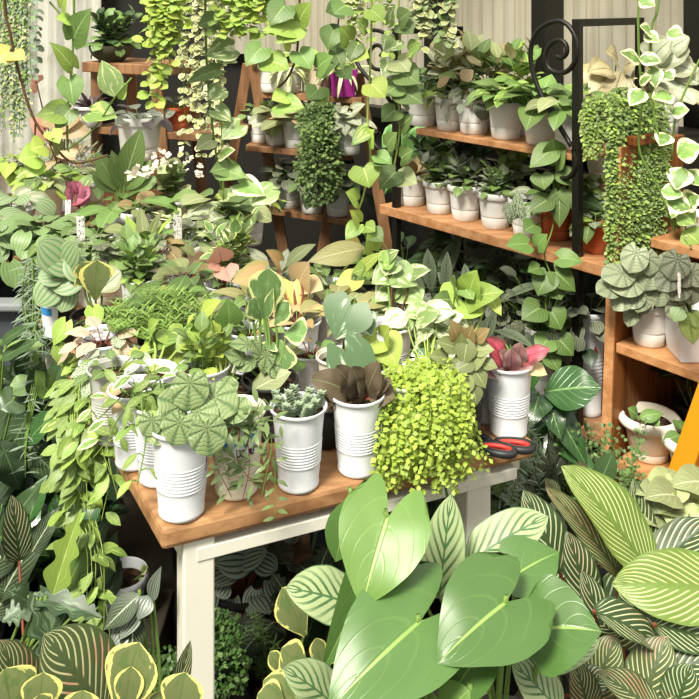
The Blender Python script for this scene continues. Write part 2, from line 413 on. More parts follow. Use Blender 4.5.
leaf_mat('greyveil', '#5d6a58', 'net', c2='#b7bfae', n=8, amt=.8)
leaf_mat('sedum', '#9cb79a', 'plain', c3='#b9cdb0', rough=.5, trans=.1, var=.15)
leaf_mat('chartreuse', '#aacd3c', 'plain', c3='#d8e878', trans=.35, var=.28)
leaf_mat('fern', '#93bf58', 'plain', c3='#b9d88a', trans=.3, var=.22)
leaf_mat('creeper', '#8fae5c', 'plain', c3='#b0c67c', trans=.25, var=.4)
leaf_mat('ficus', '#6b8f4e', 'plain', c3='#8da768', trans=.25, var=.4)
leaf_mat('trad', '#84a550', 'veins', c3='#c4d78c', n=4, slope=.2, trans=.3, var=.2)
leaf_mat('string', '#7f9c84', 'plain', c3='#9cb49c', trans=.1, var=.2)
leaf_mat('dischidia', '#b4c07e', 'margin', c2='#f0efcf', c3='#93ab5c', trans=.25, thr=.85)
leaf_mat('weed', '#6b9150', 'plain', c3='#9cbb78', trans=.25, var=.3)
leaf_mat('moss', '#4c7a34', 'plain', c3='#7fa455', trans=.2, var=.35)
leaf_mat('purplish', '#5b5058', 'plain', c3='#857880', var=.3)
leaf_mat('spider', '#9fbd66', 'edge', c2='#e4eab8', c3='#e4eab8', n=1, trans=.3)
leaf_mat('thinleaf', '#6e8a52', 'plain', c3='#9aae74', rough=.35, var=.25)
leaf_mat('petal', '#f3efe4', 'plain', c3='#fffbe8', trans=.3, var=.05)
leaf_mat('fishbone', '#5d8250', 'plain', c3='#8fae7a', var=.2)

# ---------------------------------------------------------------- pots
POTS = {
 'cup':     dict(r=.0475, h=.133, m=M_CUP, name='cup'),
 'pot':     dict(r=.066, h=.128, m=M_POT, name='pot'),
 'round':   dict(r=.082, h=.125, m=M_POTR, name='pot'),
 'nursery': dict(r=.055, h=.105, m=M_BLACKP, name='pot'),
 'terra':   dict(r=.06, h=.105, m=M_TERRA, name='pot'),
 'tub':     dict(r=.11, h=.18, m=M_POT, name='pot'),
 'fluted':  dict(r=.062, h=.115, m=M_POT, name='pot'),
 'bowl':    dict(r=.10, h=.075, m=M_TIN, name='bowl'),
 'square':  dict(r=.075, h=.125, m=M_CUP, name='pot'),
}
def make_pot(root, kind, s=1., mat=None, z0=0., dirt=.86, hs=1.):
    d = POTS[kind]; r, h = d['r'] * s, d['h'] * s * hs; m = mat or d['m']
    t = .0025 * s; b = r * (.72 if kind in ('cup', 'pot', 'fluted', 'tub') else .76)
    def wall(k): return b + (r - t * 2 - b) * k
    P = [(.0005, 0), (b - .003, 0), (b, .003)]
    if kind == 'cup':
        P += [(wall(.06), h * .05), (wall(.08) - .0012, h * .07), (wall(.28), h * .28)]
        for i in range(8):
            z = .31 + i * .037
            P += [(wall(z), h * z), (wall(z) + .001, h * (z + .009)), (wall(z) + .001, h * (z + .019)), (wall(z) - .0003, h * (z + .026))]
        P += [(wall(.64), h * .64), (wall(.95), h * .95), (r - .001, h * .952), (r + .0012, h * .97), (r + .0008, h * .995), (r - .001, h), (r - t, h * .99)]
        gi = (r - t * 2)
    elif kind in ('pot', 'tub', 'terra', 'nursery'):
        rim = .17 if kind != 'nursery' else .06
        P += [(wall(.3), h * .3), (wall(.31) - .0015, h * .315), (wall(.33) + .0005, h * .335), (wall(.37), h * .37), (wall(.6), h * .6), (wall(1 - rim - .02), h * (1 - rim - .02)), (wall(1 - rim), h * (1 - rim)),
              (r - .001, h * (1 - rim)), (r + .001, h * (1 - rim * .8)), (r + .001, h * .97), (r - .001, h), (r - t * 1.6, h * .99)]
        gi = r - t * 3
    elif kind == 'round':
        b = r * .66
        P = [(.0005, 0), (b - .004, 0), (b, .004), (b * 1.06, h * .2), (b * 1.06 - .001, h * .22), (b * 1.1, h * .24), (r * .87, h * .72), (r * .89, h * .78)]
        for k in range(7):
            q = -PI / 2 + k * PI / 6
            P.append((r * .92 + .015 * s * math.cos(q) * 1.1, h * .88 + .016 * s * math.sin(q)))
        P += [(r * .86, h * .95), (r * .84, h * .85)]; gi = r * .83
    elif kind == 'bowl':
        P = [(.0005, 0), (r * .5, 0), (r * .55, .006), (r * .85, h * .4), (r * .98, h * .75), (r, h), (r - .006, h), (r * .92, h * .8)]; gi = r * .9
    else:
        P += [(wall(.5), h * .5), (r - .001, h * .99), (r, h), (r - t * 2, h)]; gi = r - t * 3
    P += [(gi, h * .86), (gi * .9, h * .5), (.002, h * .45)]
    seg = 4 if kind == 'square' else 36
    V, Fc = lathe(P, seg)
    if kind == 'fluted':
        an = np.arctan2(V[:, 1], V[:, 0]); k = 1 + .045 * np.abs(np.sin(an * 4 + V[:, 2] / h * 3.0)) - .03
        V[:, :2] *= k[:, None]
    if kind == 'square':
        c, q = math.cos(PI / 4), math.sin(PI / 4); V[:, :2] = np.stack([V[:, 0] * c - V[:, 1] * q, V[:, 0] * q + V[:, 1] * c], -1) * 1.2
    V[:, 2] += z0
    o = mesh_np(d['name'], V, Fc, m, root, smooth=kind not in ('square',))
    if kind != 'square' and kind != 'fluted':
        o.data.set_sharp_from_angle(angle=math.radians(50))
    # soil, slightly domed
    rs = gi * (.99 if kind != 'square' else .8)
    V, Fc = lathe([(rs, h * dirt), (rs * .6, h * dirt + .004), (.001, h * dirt + .006)], 20)
    V[:, 2] += z0
    mesh_np('soil', V, Fc, M_SOIL, root)
    return r, h
def plant_label(root, x, y, z, ang=.2, lean=.25, h=.07, w=.014):
    mb = MB(); c, s = math.cos(ang), math.sin(ang)
    q = []
    for zz, hw in ((0, .35), (h * .35, 1), (h, 1)): q.append((zz, hw * w / 2))
    for (z0, w0), (z1, w1) in zip(q[:-1], q[1:]):
        f = lambda k, d, zz: (x + c * k - s * d, y + s * k + c * d + lean * zz, z + zz)
        mb.hexa([f(-w0, 0, z0), f(w0, 0, z0), f(w0, .001, z0), f(-w0, .001, z0), f(-w1, 0, z1), f(w1, 0, z1), f(w1, .001, z1), f(-w1, .001, z1)])
    o = mb.build('plant_label', M_TAG, root); o['label'] = 'white plastic label with pen writing'
    return o

# ---------------------------------------------------------------- plants
CAM = np.array([0, 0, HC])
class Plant:
    ALL = []
    def __init__(s, name, label, pos, cat='plant', group=None, pot=None, ps=1., pmat=None, dirt=.86, seed=None, hs=1., lift=0.):
        s.p = np.asarray(pos, float); s.root = empty(name, s.p); tag(s.root, label, cat, group)
        s.name = name; s.rng = random.Random(seed if seed is not None else label)
        random.seed(label)
        s.B = {}; s.S = {}; s.h = 0.; s.r = .05; s.fin = False; Plant.ALL.append(s)
        if pot:
            s.r, h = make_pot(s.root, pot, ps, pmat, lift, dirt, hs); s.h = h * dirt + lift
        s.top = s.p + np.array([0, 0, s.h])
    def leaves(s, mat, part='foliage'): return s.B.setdefault((part, mat), Leaves())
    def stems(s, mat=None): return s.S.setdefault(mat or M_STEM, Tubes())
    def done(s):
        if s.fin: return s
        s.fin = True
        for (part, mat), L in s.B.items(): L.build(part, LM[mat], s.root, s.p)
        for m, T in s.S.items(): T.build('stem', m, s.root, s.p)
        return s
    # leaves on stalks rising from the soil
    def rosette(s, mat, shape, n, size, pet, emin=15, emax=80, wf=1., droop=35, spread=.012, jit=.25, stem=None, face=.35, sv=.25, bend=.6, fold=.15, wave=0., cup=0., nv=7, nu=5, tip=0., sr=.0016, az0=None, arc=None, at_=None, mats=None):
        R = s.rng; c = s.top if at_ is None else np.asarray(at_, float)
        T = s.stems(stem); a0 = R.random() * 6.28 if az0 is None else az0
        for i in range(n):
            k = (i + .5) / n
            az = a0 + i * 2.39996 + R.uniform(-jit, jit)
            if arc: az = arc[0] + (arc[1] - arc[0]) * ((i * .618) % 1) + R.uniform(-jit, jit) * .3
            e = math.radians(emax + (emin - emax) * k ** .8 + R.uniform(-8, 8))
            pl = pet * (R.uniform(.7, 1.15)) * (.75 + .35 * k)
            o = np.array([math.cos(az), math.sin(az), 0]); up = np.array([0, 0, 1.])
            d0 = o * math.cos(e) + up * math.sin(e)
            b0 = c + o * spread * R.uniform(.3, 1)
            e2 = e - math.radians(12); p1 = b0 + d0 * pl * .6; p2 = p1 + (o * math.cos(e2) + up * math.sin(e2)) * pl * .4
            b = e - math.radians(droop * R.uniform(.7, 1.3))
            yd = o * math.cos(b) + up * math.sin(b); nd = -o * math.sin(b) + up * math.cos(b)
            nd = nd + face * unit(CAM - p2) + np.array([R.uniform(-jit, jit), R.uniform(-jit, jit), 0]) * .8
            L = size * R.uniform(1 - sv, 1 + sv * .6)
            m = mat if not mats else R.choice(mats)
            s.leaves(m).add(tmpl(shape, nv, nu, bend * R.choice((.6, 1., 1.5)), fold, wave, cup, tip), p2, yd, nd, L, wf * R.uniform(.92, 1.08))
            T.add(curve([b0, p1, p2 + yd * L * .02], 6), sr, sr * .8, 4)
        return s
    # upright leafy stems: leaves in pairs along several shoots
    def bush(s, mat, shape, shoots, height, n, size, lean=.4, wf=1., stem=None, bend=.5, fold=.15, wave=0., sr=.0018, face=.3, pet=.012, nv=6, nu=5, mats=None, spread=.02, droop=10, at_=None, sv=.3):
        R = s.rng; T = s.stems(stem); c0 = s.top if at_ is None else np.asarray(at_, float)
        for q in range(shoots):
            az = q * 2.4 + R.random(); le = lean * R.uniform(.3, 1.); o = np.array([math.cos(az), math.sin(az), 0])
            c = c0 + o * spread * R.random(); H = height * R.uniform(.65, 1.1)
            pts = curve([c, c + o * H * le * .4 + np.array([0, 0, H * .5]), c + o * H * le + np.array([0, 0, H * math.sqrt(max(.1, 1 - le * le * .5))])], 8)
            T.add(pts, sr, sr * .6, 4)
            for i in range(n):
                k = .25 + .75 * (i + 1) / n; p = pts[min(len(pts) - 1, int(k * (len(pts) - 1)))]
                a2 = az + i * 2.6 + R.uniform(-.4, .4); e = math.radians(75 * k ** 2 + R.uniform(-10, 25) - droop)
                oo = np.array([math.cos(a2), math.sin(a2), 0]); up = np.array([0, 0, 1.])
                yd = oo * math.cos(e) + up * math.sin(e); nd = -oo * math.sin(e) + up * math.cos(e) + face * unit(CAM - p)
                s.leaves(mat if not mats else R.choice(mats)).add(tmpl(shape, nv, nu, bend, fold, wave), p + yd * pet * .7, yd, nd, size * R.uniform(1 - sv, 1.1), wf)
        return s
    # a hanging or creeping shoot
    def vine(s, mat, shape, pts, spacing, size, wf=1., sr=.0018, stem=None, pet=.02, hang=.6, face=.6, bend=.5, fold=.12, sv=.3, nv=6, nu=5, side=1., mats=None, skip=0., wave=0., taper=.0, pairs=False):
        R = s.rng; p = curve(pts, max(8, len(pts) * 8)); s.stems(stem).add(p, sr, sr * .6, 5)
        seg = np.linalg.norm(np.diff(p, axis=0), axis=1); cum = np.r_[0, np.cumsum(seg)]; tot = cum[-1]
        d = spacing * .5 + skip; i = 0
        while d < tot:
            j = min(len(seg) - 1, int(np.searchsorted(cum, d) - 1)); f = (d - cum[j]) / (seg[j] + 1e-9)
            q = p[j] + (p[j + 1] - p[j]) * f; t = unit(p[j + 1] - p[j])
            v = unit(CAM - q); sd = unit(np.cross(v, t) if abs(np.dot(v, t)) < .98 else np.array([1, 0, 0]))
            if pairs: ra = R.uniform(-1.3, 1.3); sd = sd * math.cos(ra) + np.cross(t, sd) * math.sin(ra)
            for sgn in ((1, -1) if pairs else ((1 if i % 2 else -1),)):
                o = unit(sd * sgn * side + v * R.uniform(.1, .8) + np.array([0, 0, R.uniform(.0, .5)]))
                pe = pet * R.uniform(.6, 1.3); b = q + o * pe
                yd = unit(o * R.uniform(.5, 1.) + np.array([0, 0, -hang * R.uniform(.5, 1.4)]) + t * R.uniform(-.1, .4) + np.array([R.uniform(-.3, .3), R.uniform(-.3, .3), 0]))
                nd = v * face + np.array([0, 0, .6]) + o * .3 + np.array([R.uniform(-.4, .4), R.uniform(-.4, .4), R.uniform(-.2, .2)])
                L = size * R.uniform(1 - sv, 1 + sv * .5) * (1 - taper * d / tot)
                s.leaves(mat if not mats else R.choice(mats)).add(tmpl(shape, nv, nu, bend, fold, wave), b, yd, nd, L, wf)
                if pet > .008: s.stems(stem).add([q, (q + b) / 2 + np.array([0, 0, .002]), b + yd * L * .03], sr * .7, sr * .6, 4)
            d += spacing * R.uniform(.7, 1.3); i += 1
        return s
    # a cushion of small leaves
    def mound(s, mat, shape, n, size, rx, rz, wf=1., at_=None, up=.5, mats=None, ry=None, nv=3, nu=3, bend=.4, inner=.55, face=.3, low=-.25):
        R = s.rng; c = (s.top if at_ is None else np.asarray(at_, float)); ry = ry or rx
        for i in range(n):
            z = R.uniform(low, 1); a = R.random() * 6.283; k = math.sqrt(max(0, 1 - z * z)); rr = R.uniform(inner, 1.05)
            o = np.array([math.cos(a) * k, math.sin(a) * k, z]); p = c + o * np.array([rx, ry, rz]) * rr
            r3 = np.array([R.gauss(0, 1), R.gauss(0, 1), R.gauss(0, 1)])
            yd = unit(o + r3 * .7); nd = o * .6 + np.array([0, 0, up]) + face * unit(CAM - p) + r3 * .25
            s.leaves(mat if not mats else R.choice(mats)).add(tmpl(shape, nv, nu, bend, .1), p, yd, nd, size * R.uniform(.6, 1.2), wf)
        return s
    # one leaf given by where its base and its tip are seen
    def hero(s, mat, shape, bx, by, tx, ty, Y, dY=0., wpx=30., face=.7, up=.5, bend=.35, fold=.12, wave=0., part=None, stalk=True, nv=11, nu=9, tip=0., cup=0., foot=None, sm=None, sr=.003, roll=0., tone=None, twist=0., sub='stalk'):
        b, t = at(bx, by, Y), at(tx, ty, Y + dY); y = t - b; L = np.linalg.norm(y); y = y / L
        T = tmpl(shape, nv, nu, bend, fold, wave, cup, tip, twist)
        hw = wpx / 2 * Y / F; wf = hw / (L * T[3])
        v = unit(CAM - b); n = face * v + up * np.array([0, 0, 1.])
        n = unit(n - y * np.dot(n, y)); x = np.cross(y, n); n = n * math.cos(roll) + x * math.sin(roll)
        # aim so that the bent blade's own tip falls on t
        th = bend; yy = math.sin(th) / bend if abs(bend) > 1e-3 else 1.; zz = -(1 - math.cos(th)) / bend if abs(bend) > 1e-3 else 0.
        ph = math.atan2(zz, yy); y2 = y * math.cos(-ph) + n * math.sin(-ph); n2 = n * math.cos(-ph) - y * math.sin(-ph); L = L / math.hypot(yy, zz)
        Lf = Leaves() if part else s.leaves(mat)
        Lf.add(T, b, y2, n2, L, wf, tone)
        o = Lf.build(part, LM[mat], s.root, s.p) if part else None
        if stalk:
            f = s.top if foot is None else np.asarray(foot, float)
            m = (b + f) / 2 + np.array([(b[0] - f[0]) * .12, (b[1] - f[1]) * .12, .12 * (b[2] - f[2])]) - n2 * .01
            pts = curve([f, m, b - n2 * sr * 1.1, b + y2 * L * .03 - n2 * sr * 1.6], 12)
            if part:
                k = Tubes(); k.add(pts, sr, sr * .7, 6); k.build(sub, sm or M_STEM, o, s.p)
            else: s.stems(sm).add(pts, sr, sr * .7, 5)
        return s
# ================================================================ the setting
S = unit([.645, -.764, 0]); N = unit([.764, .645, 0])       # along the right-hand shelves (towards us) / away from us behind them
A0 = np.array([.194, 3.3, 0.])
UP = np.array([0, 0, 1.])
def on_line(px, d=0., z=0., o=None, s=None, n=None):         # point of a shelf line seen at column px, d behind its front edge
    o = A0 if o is None else o; s = S if s is None else s; n = N if n is None else n
    a = o + n * d; k = (px - CX) / F
    t = (k * a[1] - a[0]) / (s[0] - k * s[1]); p = a + s * t
    return np.array([p[0], p[1], z])
def on_plane(px, py, d=0., o=None, s=None, n=None):
    p = on_line(px, d, 0, o, s, n); p[2] = HC - py * p[1] / F; return p
def st(name, o): o.name = name; return tag(o, kind='structure')

Mf = Mat('dark_concrete'); cf = Mf.coord()
FLOOR = Mf.bsdf(Mf.mix(Mf.noise(cf, 3., 6.).step(.35, .7), '#3a342c', '#5d5548'), .8, .3, Mf.noise(cf, 40., 4.), .3)  # concrete coloured dark to deepen the shaded gaps between plants
mb = MB(); mb.box((-4, -2.5, -.05), (4.5, 6, 0)); st('floor', mb.build('floor', FLOOR))
def sheet_mat(name, col, line, freq, trans=.45):
    M = Mat(name); x, y, z = M.sep(M.coord()); q = (x * .645 - y * .764)
    f = (q * freq).fract(); w = (f - .5).abs()
    c = M.mix(w.step(.40, .49), col, line); c = M.mix(M.noise(M.coord(), 3., 4.).step(.4, .75) * .3, c, '#b9ab8e')
    return M.bsdf(c, .5, .3, w, .2, .01, trans)
SHEET = sheet_mat('ribbed_translucent_sheet', '#cdc8b6', '#b5ad92', 16., .35)
DARKW = painted('near_black_boards', '#1c1a16', .7)  # near-black tone; on the lower right wall it stands in for shade
Mc = Mat('white_shade_cloth'); CLOTH = Mc.bsdf(Mc.mix(Mc.noise(Mc.coord(), 7., 5.).step(.35, .7), '#f0efe6', '#d9d8c8'), .8, .1, trans=.4)
def corrugated(p, q, z0, z1, mat, name, amp=.004, lam=.076):
    p, q = np.asarray(p, float), np.asarray(q, float); L = np.linalg.norm(q - p); t = (q - p) / L; nn = np.array([-t[1], t[0]])
    k = int(L / lam * 8); V = []
    for i in range(k + 1):
        w = p + t * L * i / k + nn * amp * math.sin(i * PI / 4)
        V += [(w[0], w[1], z0), (w[0], w[1], z1)]
    o = mesh_np(name, V, [[2 * i, 2 * i + 2, 2 * i + 3, 2 * i + 1] for i in range(k)], mat, smooth=False)
    m = o.modifiers.new('thickness', 'SOLIDIFY'); m.thickness = .003
    return o
W0 = A0 + N * .75
w_ = lambda t: (W0 + S * t)[:2]
st('wall_right', corrugated(w_(-1.8), w_(3.2), .96, 3.2, SHEET, 'wall_right'))
a_, b_ = W0 + S * -1.8, W0 + S * 3.2
mb = MB(); mb.slab([a_, b_, b_ + N * .03, a_ + N * .03], 0, .99); st('shade_boards', mb.build('shade_boards', DARKW))  # dark boards added in place of the shade behind the lower shelves
mb = MB(); mb.box((-3.6, 5.12, 0), (w_(-1.8)[0] + .3, 5.18, 3.2)); st('wall_back', mb.build('wall_back', DARKW))
def back_panel(x0, x1, z0, z1, mat, name):
    return corrugated(((x0 - CX) / F * 5.06, 5.06), ((x1 - CX) / F * 5.06, 5.06), z0, z1, mat, name)
st('window_1', back_panel(208, 342, 1.24, 3.1, SHEET, 'window_1'))
mb = MB(); mb.box((-3.6, -2.5, 0), (-3.54, 5.2, 3.2)); st('wall_left', mb.build('wall_left', CLOTH))
# black posts and rails that carry the sheets
def post(px, w, z0, z1, d=.68, name='trim_1'):
    p = on_line(px, d); mb = MB(); mb.bar((p[0], p[1], z0), (p[0], p[1], z1), w, .07, S); return st(name, mb.build(name, M_IRON))
post(548, .13, 0, 3.2, name='trim_1'); post(437, .1, 0, 3.2, name='trim_2'); post(700, .1, 0, 3.2, name='trim_3')
mb = MB(); a, b = W0 + S * -1. - N * .05, W0 + S * 3 - N * .05
mb.bar((a[0], a[1], .98), (b[0], b[1], .98), .08, .05, UP); st('trim_4', mb.build('trim_4', M_IRON))
# white shade cloth hung over the back wall at the left
mb = []; x0, x1 = (-70 - CX) / F * 5, (102 - CX) / F * 5
V = []; nx = 60
for i in range(nx + 1):
    x = x0 + (x1 - x0) * i / nx
    for j in range(9):
        V.append((x, 5.0 + .02 * math.sin(i * .7) + .012 * math.sin(i * 1.9 + j * .3), j * .38))
o = mesh_np('shade_cloth', V, [[i * 9 + j, i * 9 + 9 + j, i * 9 + 10 + j, i * 9 + j + 1] for i in range(nx) for j in range(8)], CLOTH)
o.modifiers.new('thickness', 'SOLIDIFY').thickness = .003
tag(o, 'white cloth sheet hung on the back wall behind the stool', 'cloth sheet')

# ================================================================ table
TA = np.array([-.287, 1.299]); TB = np.array([.341, 1.565]); TV = unit([-.50, .866]) * 1.18; ZT = .75
def par(i, j): q = TA + (TB - TA) * i + TV * j; return (q[0], q[1])
tb = empty('display_table', (TA[0], TA[1], 0)); tag(tb, 'wooden display table with white legs crowded with potted plants', 'table')
mb = MB(); mb.slab([par(0, 0), par(1, 0), par(1, 1), par(0, 1)], ZT - .034, ZT)
mb.build('tabletop', W_TABLE, tb, (TA[0], TA[1], 0), bevel=.008)
ins = .03
def pin(i, j, e=ins):
    u_, v_ = unit([*(TB - TA), 0])[:2], unit([*TV, 0])[:2]; q = np.array(par(i, j)); return q + u_ * (e + .03 if i == 0 else -e) + v_ * (e if j == 0 else -e)
for (i0, j0), (i1, j1) in (((0, 0), (1, 0)), ((1, 0), (1, 1)), ((1, 1), (0, 1)), ((0, 1), (0, 0))):
    p, q = pin(i0, j0), pin(i1, j1); mb = MB(); mb.bar((*p, ZT - .066), (*q, ZT - .066), .022, .064, UP) if False else mb.bar((*p, ZT - .058), (*q, ZT - .058), .02, .046, np.cross(UP, unit([*(q - p), 0])))
    mb.build('apron', M_WHITE, tb, (TA[0], TA[1], 0), bevel=.001)
for i, j in ((0, 0), (1, 0), (1, 1), (0, 1)):
    q = pin(i, j, .034) - (unit([*(TB - TA), 0])[:2] * (.075 if i else 0)); mb = MB(); u_ = unit([*(TB - TA), 0])
    mb.bar((*q, 0), (*q, ZT - .035), .05, .05, u_); mb.build('leg', M_WHITE, tb, (TA[0], TA[1], 0), bevel=.003)

# back bench and the crate beside the table
bn = empty('plank_bench', (-1.3, 2.95, 0)); tag(bn, 'long plank bench full of foliage plants behind the table', 'bench')
for k in range(3):
    mb = MB(); mb.box((-2.4, 2.66 + k * .225, .70), (-.47, 2.87 + k * .225, .735)); mb.build('plank', W_OLD, bn, (-1.3, 2.95, 0), .003)
for x in (-2.3, -.52):
    for y in (2.72, 3.26):
        mb = MB(); mb.box((x - .03, y - .03, 0), (x + .03, y + .03, .70)); mb.build('leg', W_OLD, bn, (-1.3, 2.95, 0), .003)
cr = empty('plastic_crate', (-1.28, 2.5, 0)); tag(cr, 'grey plastic trough crate under the striped peperomia at left', 'crate')
o3 = (-1.28, 2.5, 0); mb = MB(); X0, X1, Y0, Y1 = -1.75, -.90, 2.37, 2.61
for lo, hi in (((X0, Y0, .5), (X1, Y0 + .02, .70)), ((X0, Y1 - .02, .5), (X1, Y1, .70)), ((X0, Y0, .5), (X0 + .02, Y1, .70)), ((X1 - .02, Y0, .5), (X1, Y1, .70)), ((X0, Y0, .49), (X1, Y1, .51))): mb.box(lo, hi)
mb.build('body', M_DGREY, cr, o3, .004)
mb = MB()
for lo, hi in (((X0 - .02, Y0 - .03, .70), (X1 + .03, Y0 + .03, .722)), ((X0 - .02, Y1 - .03, .70), (X1 + .03, Y1 + .03, .722)), ((X0 - .02, Y0, .70), (X0 + .03, Y1, .722)), ((X1 - .03, Y0, .70), (X1 + .03, Y1, .722))): mb.box(lo, hi)
mb.build('rim', M_GREY, cr, o3, .006)
for x in (X0 + .05, X1 - .05):
    for y in (Y0 + .05, Y1 - .05):
        mb = MB(); mb.box((x - .025, y - .025, 0), (x + .025, y + .025, .49)); mb.build('leg', M_DGREY, cr, o3)

# ================================================================ iron shelf
PR, PL = on_line(578), on_line(397)
zU, zM = 1.072, .752
ro = (A0[0], A0[1], 0); ir = empty('iron_plant_stand', ro); tag(ir, 'black wrought iron stand with scroll ends and two wooden shelves', 'plant stand')
DEP = .27
def board(root, ro, px0, px1, z, d0, d1, th, mat, o=None, s=None, n=None, name='shelf_board', t_extra=0.):
    s_ = S if s is None else s; n_ = N if n is None else n
    p, q = on_line(px0, d0, 0, o, s, n), on_line(px1, d0, 0, o, s, n) + s_ * t_extra
    P = [p, q, q + n_ * (d1 - d0), p + n_ * (d1 - d0)]
    mb = MB(); mb.slab(P, z - th, z); return mb.build(name, mat, root, ro, .003)
board(ir, ro, 416, 578, zU, 0., DEP, .022, W_SHELF); board(ir, ro, 380, 640, zM, -.02, DEP, .036, W_SHELF); board(ir, ro, 410, 640, .22, 0, DEP + .1, .03, W_OLD)
def frame_end(P, ztop, zbot):
    mb = MB(); mb.bar(P + UP * zbot, P + UP * ztop, .026, .026, S); mb.build('post', M_IRON, ir, ro, .002)
    Q = P + N * .36; mb = MB(); mb.bar(Q + UP * zbot, Q + UP * ztop, .024, .024, S); mb.build('post', M_IRON, ir, ro, .002)
    mb = MB(); mb.bar(P + UP * (ztop - .012), Q + UP * (ztop - .012), .024, .024, S); mb.build('top_rail', M_IRON, ir, ro, .002)
frame_end(PR, 1.50, 0); frame_end(PL, 1.45, 0)
for z, w in ((.885, .10), (zM - .06, .03)):
    a, b = PL + N * .3, PR + N * .3; mb = MB(); mb.bar(a + UP * z, b + UP * z, .03, w, N) if False else mb.bar(a + UP * z, b + UP * z, w, .03, N); mb.build('cross_bar', M_IRON, ir, ro, .002)
def scroll(pix, name='scroll', r=.0085):
    T = Tubes(); T.add(curve([on_plane(x, y, -.012) for x, y in pix], 60), r, r, 7); T.build(name, M_IRON, ir, ro)
def spiral(cx, cy, r0, r1, a0, a1, k=18, sq=1.):
    return [(cx + (r0 + (r1 - r0) * i / k) * math.cos(a0 + (a1 - a0) * i / k), cy + sq * (r0 + (r1 - r0) * i / k) * math.sin(a0 + (a1 - a0) * i / k)) for i in range(k + 1)]
scroll([(572, 146), (560, 126), (546, 103), (535, 78), (531, 55), (535, 36), (546, 25), (560, 21), (571, 28), (578, 44), (576, 60), (568, 71), (558, 73), (549, 68), (546, 57), (550, 46), (559, 40), (566, 44), (567, 53), (562, 58), (556, 56)])
scroll([(574, 150), (577, 165), (570, 177), (560, 178), (552, 170), (551, 160), (556, 153)], 'scroll')
scroll([(394, 92), (382, 76), (373, 62), (356, 55), (355, 43), (362, 32), (374, 29), (388, 33), (392, 50), (388, 66), (378, 69), (370, 63), (370, 52), (377, 45), (384, 49)] if False else [(395, 108), (384, 92), (369, 78), (357, 62), (356, 45), (363, 34), (374, 30), (386, 34), (392, 46), (391, 60), (383, 69), (374, 68), (369, 60), (371, 50), (378, 45), (384, 50), (381, 56)])
scroll([(397, 118), (398, 136), (390, 148), (380, 149), (374, 141), (377, 132)], 'scroll')
# white perforated rail lying behind the upper board
mb = MB(); a, b = on_plane(456, 152, .24), on_plane(534, 158, .24); z = zU - .052
mb.bar((a[0], a[1], z), (b[0], b[1], z), .035, .012, N); o = mb.build('perforated_rail', M_CUP, ir, ro, .002); o['label'] = 'white perforated strip'
for k in range(9):
    p = a + (b - a) * (k + .5) / 9; p[2] = z; T = Tubes(); T.add([p - N * .0075, p - N * .006], .0075, .0075, 10); T.build('rail_hole', M_IRON, ir, ro)

# ================================================================ bookcase at the right
B0 = np.array([.672, 2.30, 0]); ro2 = (B0[0], B0[1], 0)
bc = empty('plank_bookcase', ro2); tag(bc, 'brown plank bookcase of plant shelves with tall side panel', 'shelf unit')
def side_panel(o, name, lean=.04, z1=1.165, dep=.33):
    th = S * .028; b, t = o + 0, o + np.array([lean, 0, z1])
    mb = MB(); mb.hexa([b, b + th, b + th + N * dep, b + N * dep, t, t + th, t + th + N * dep, t + N * dep]); mb.build(name, W_CASE, bc, ro2, .002)
    mb = MB(); e = N * -.008; mb.hexa([b + e, b + th + e, b + th - N * .0005, b - N * .0005, t + e, t + th + e, t + th - N * .0005, t - N * .0005]); k = mb.build('front_edge', W_PINE, bc, ro2, .001); k['label'] = 'pale sawn front edge'
side_panel(B0, 'side_panel'); side_panel(B0 + S * .95, 'side_panel')
zB = [.33, .642, .905]
for z, d0 in ((.33, .0), (.642, -.0), (.905, .13)):
    p, q = B0 + S * .032 + np.array([.02, 0, 0]) + N * d0, B0 + S * .95 + N * d0
    mb = MB(); mb.slab([p, q, q + N * (.33 - d0), p + N * (.33 - d0)], z - .026, z); mb.build('shelf_board', W_PINE if d0 == 0 else W_SHELF, bc, ro2, .003)
mb = MB(); p, q = B0 + N * .332 + S * .03, B0 + S * .95 + N * .332; mb.slab([p, q, q + N * .012, p + N * .012], .05, .88); mb.build('back_panel', W_CASE, bc, ro2)
p, q = B0 + np.array([.038, 0, 0]) + N * .04, B0 + S * .055 + np.array([.03, 0, 0]) + N * .04
mb = MB(); mb.slab([p - S * .02, q, q + N * .15, p - S * .02 + N * .15], 1.166, 1.19); mb.build('top_board', W_CASE, bc, ro2, .002)
# orange ladder post leaning at the far right
op = empty('leaning_ladder', (*at(655, 560, 1.95)[:2], 0)); tag(op, 'orange painted ladder leg leaning at the right edge', 'ladder')
a, b = at(722, 360, 1.86), at(683, 470, 1.93); d = (b - a); foot = a + d * ((a[2]) / (a[2] - b[2])); o4 = tuple(op.location)
mb = MB(); mb.bar(foot, a + (a - b) * 1.4, .05, .03, N); mb.build('rail', M_ORANGE, op, o4, .003)
f2 = foot + S * .42; mb = MB(); mb.bar(f2, a + (a - b) * 1.4 + S * .42, .05, .03, N); mb.build('rail', M_ORANGE, op, o4, .003)
for k in (.15, .38, .61, .84):
    p = foot + (a + (a - b) * 1.4 - foot) * k; mb = MB(); mb.bar(p, p + S * .42, .04, .025, N); mb.build('rung', M_ORANGE, op, o4, .002)

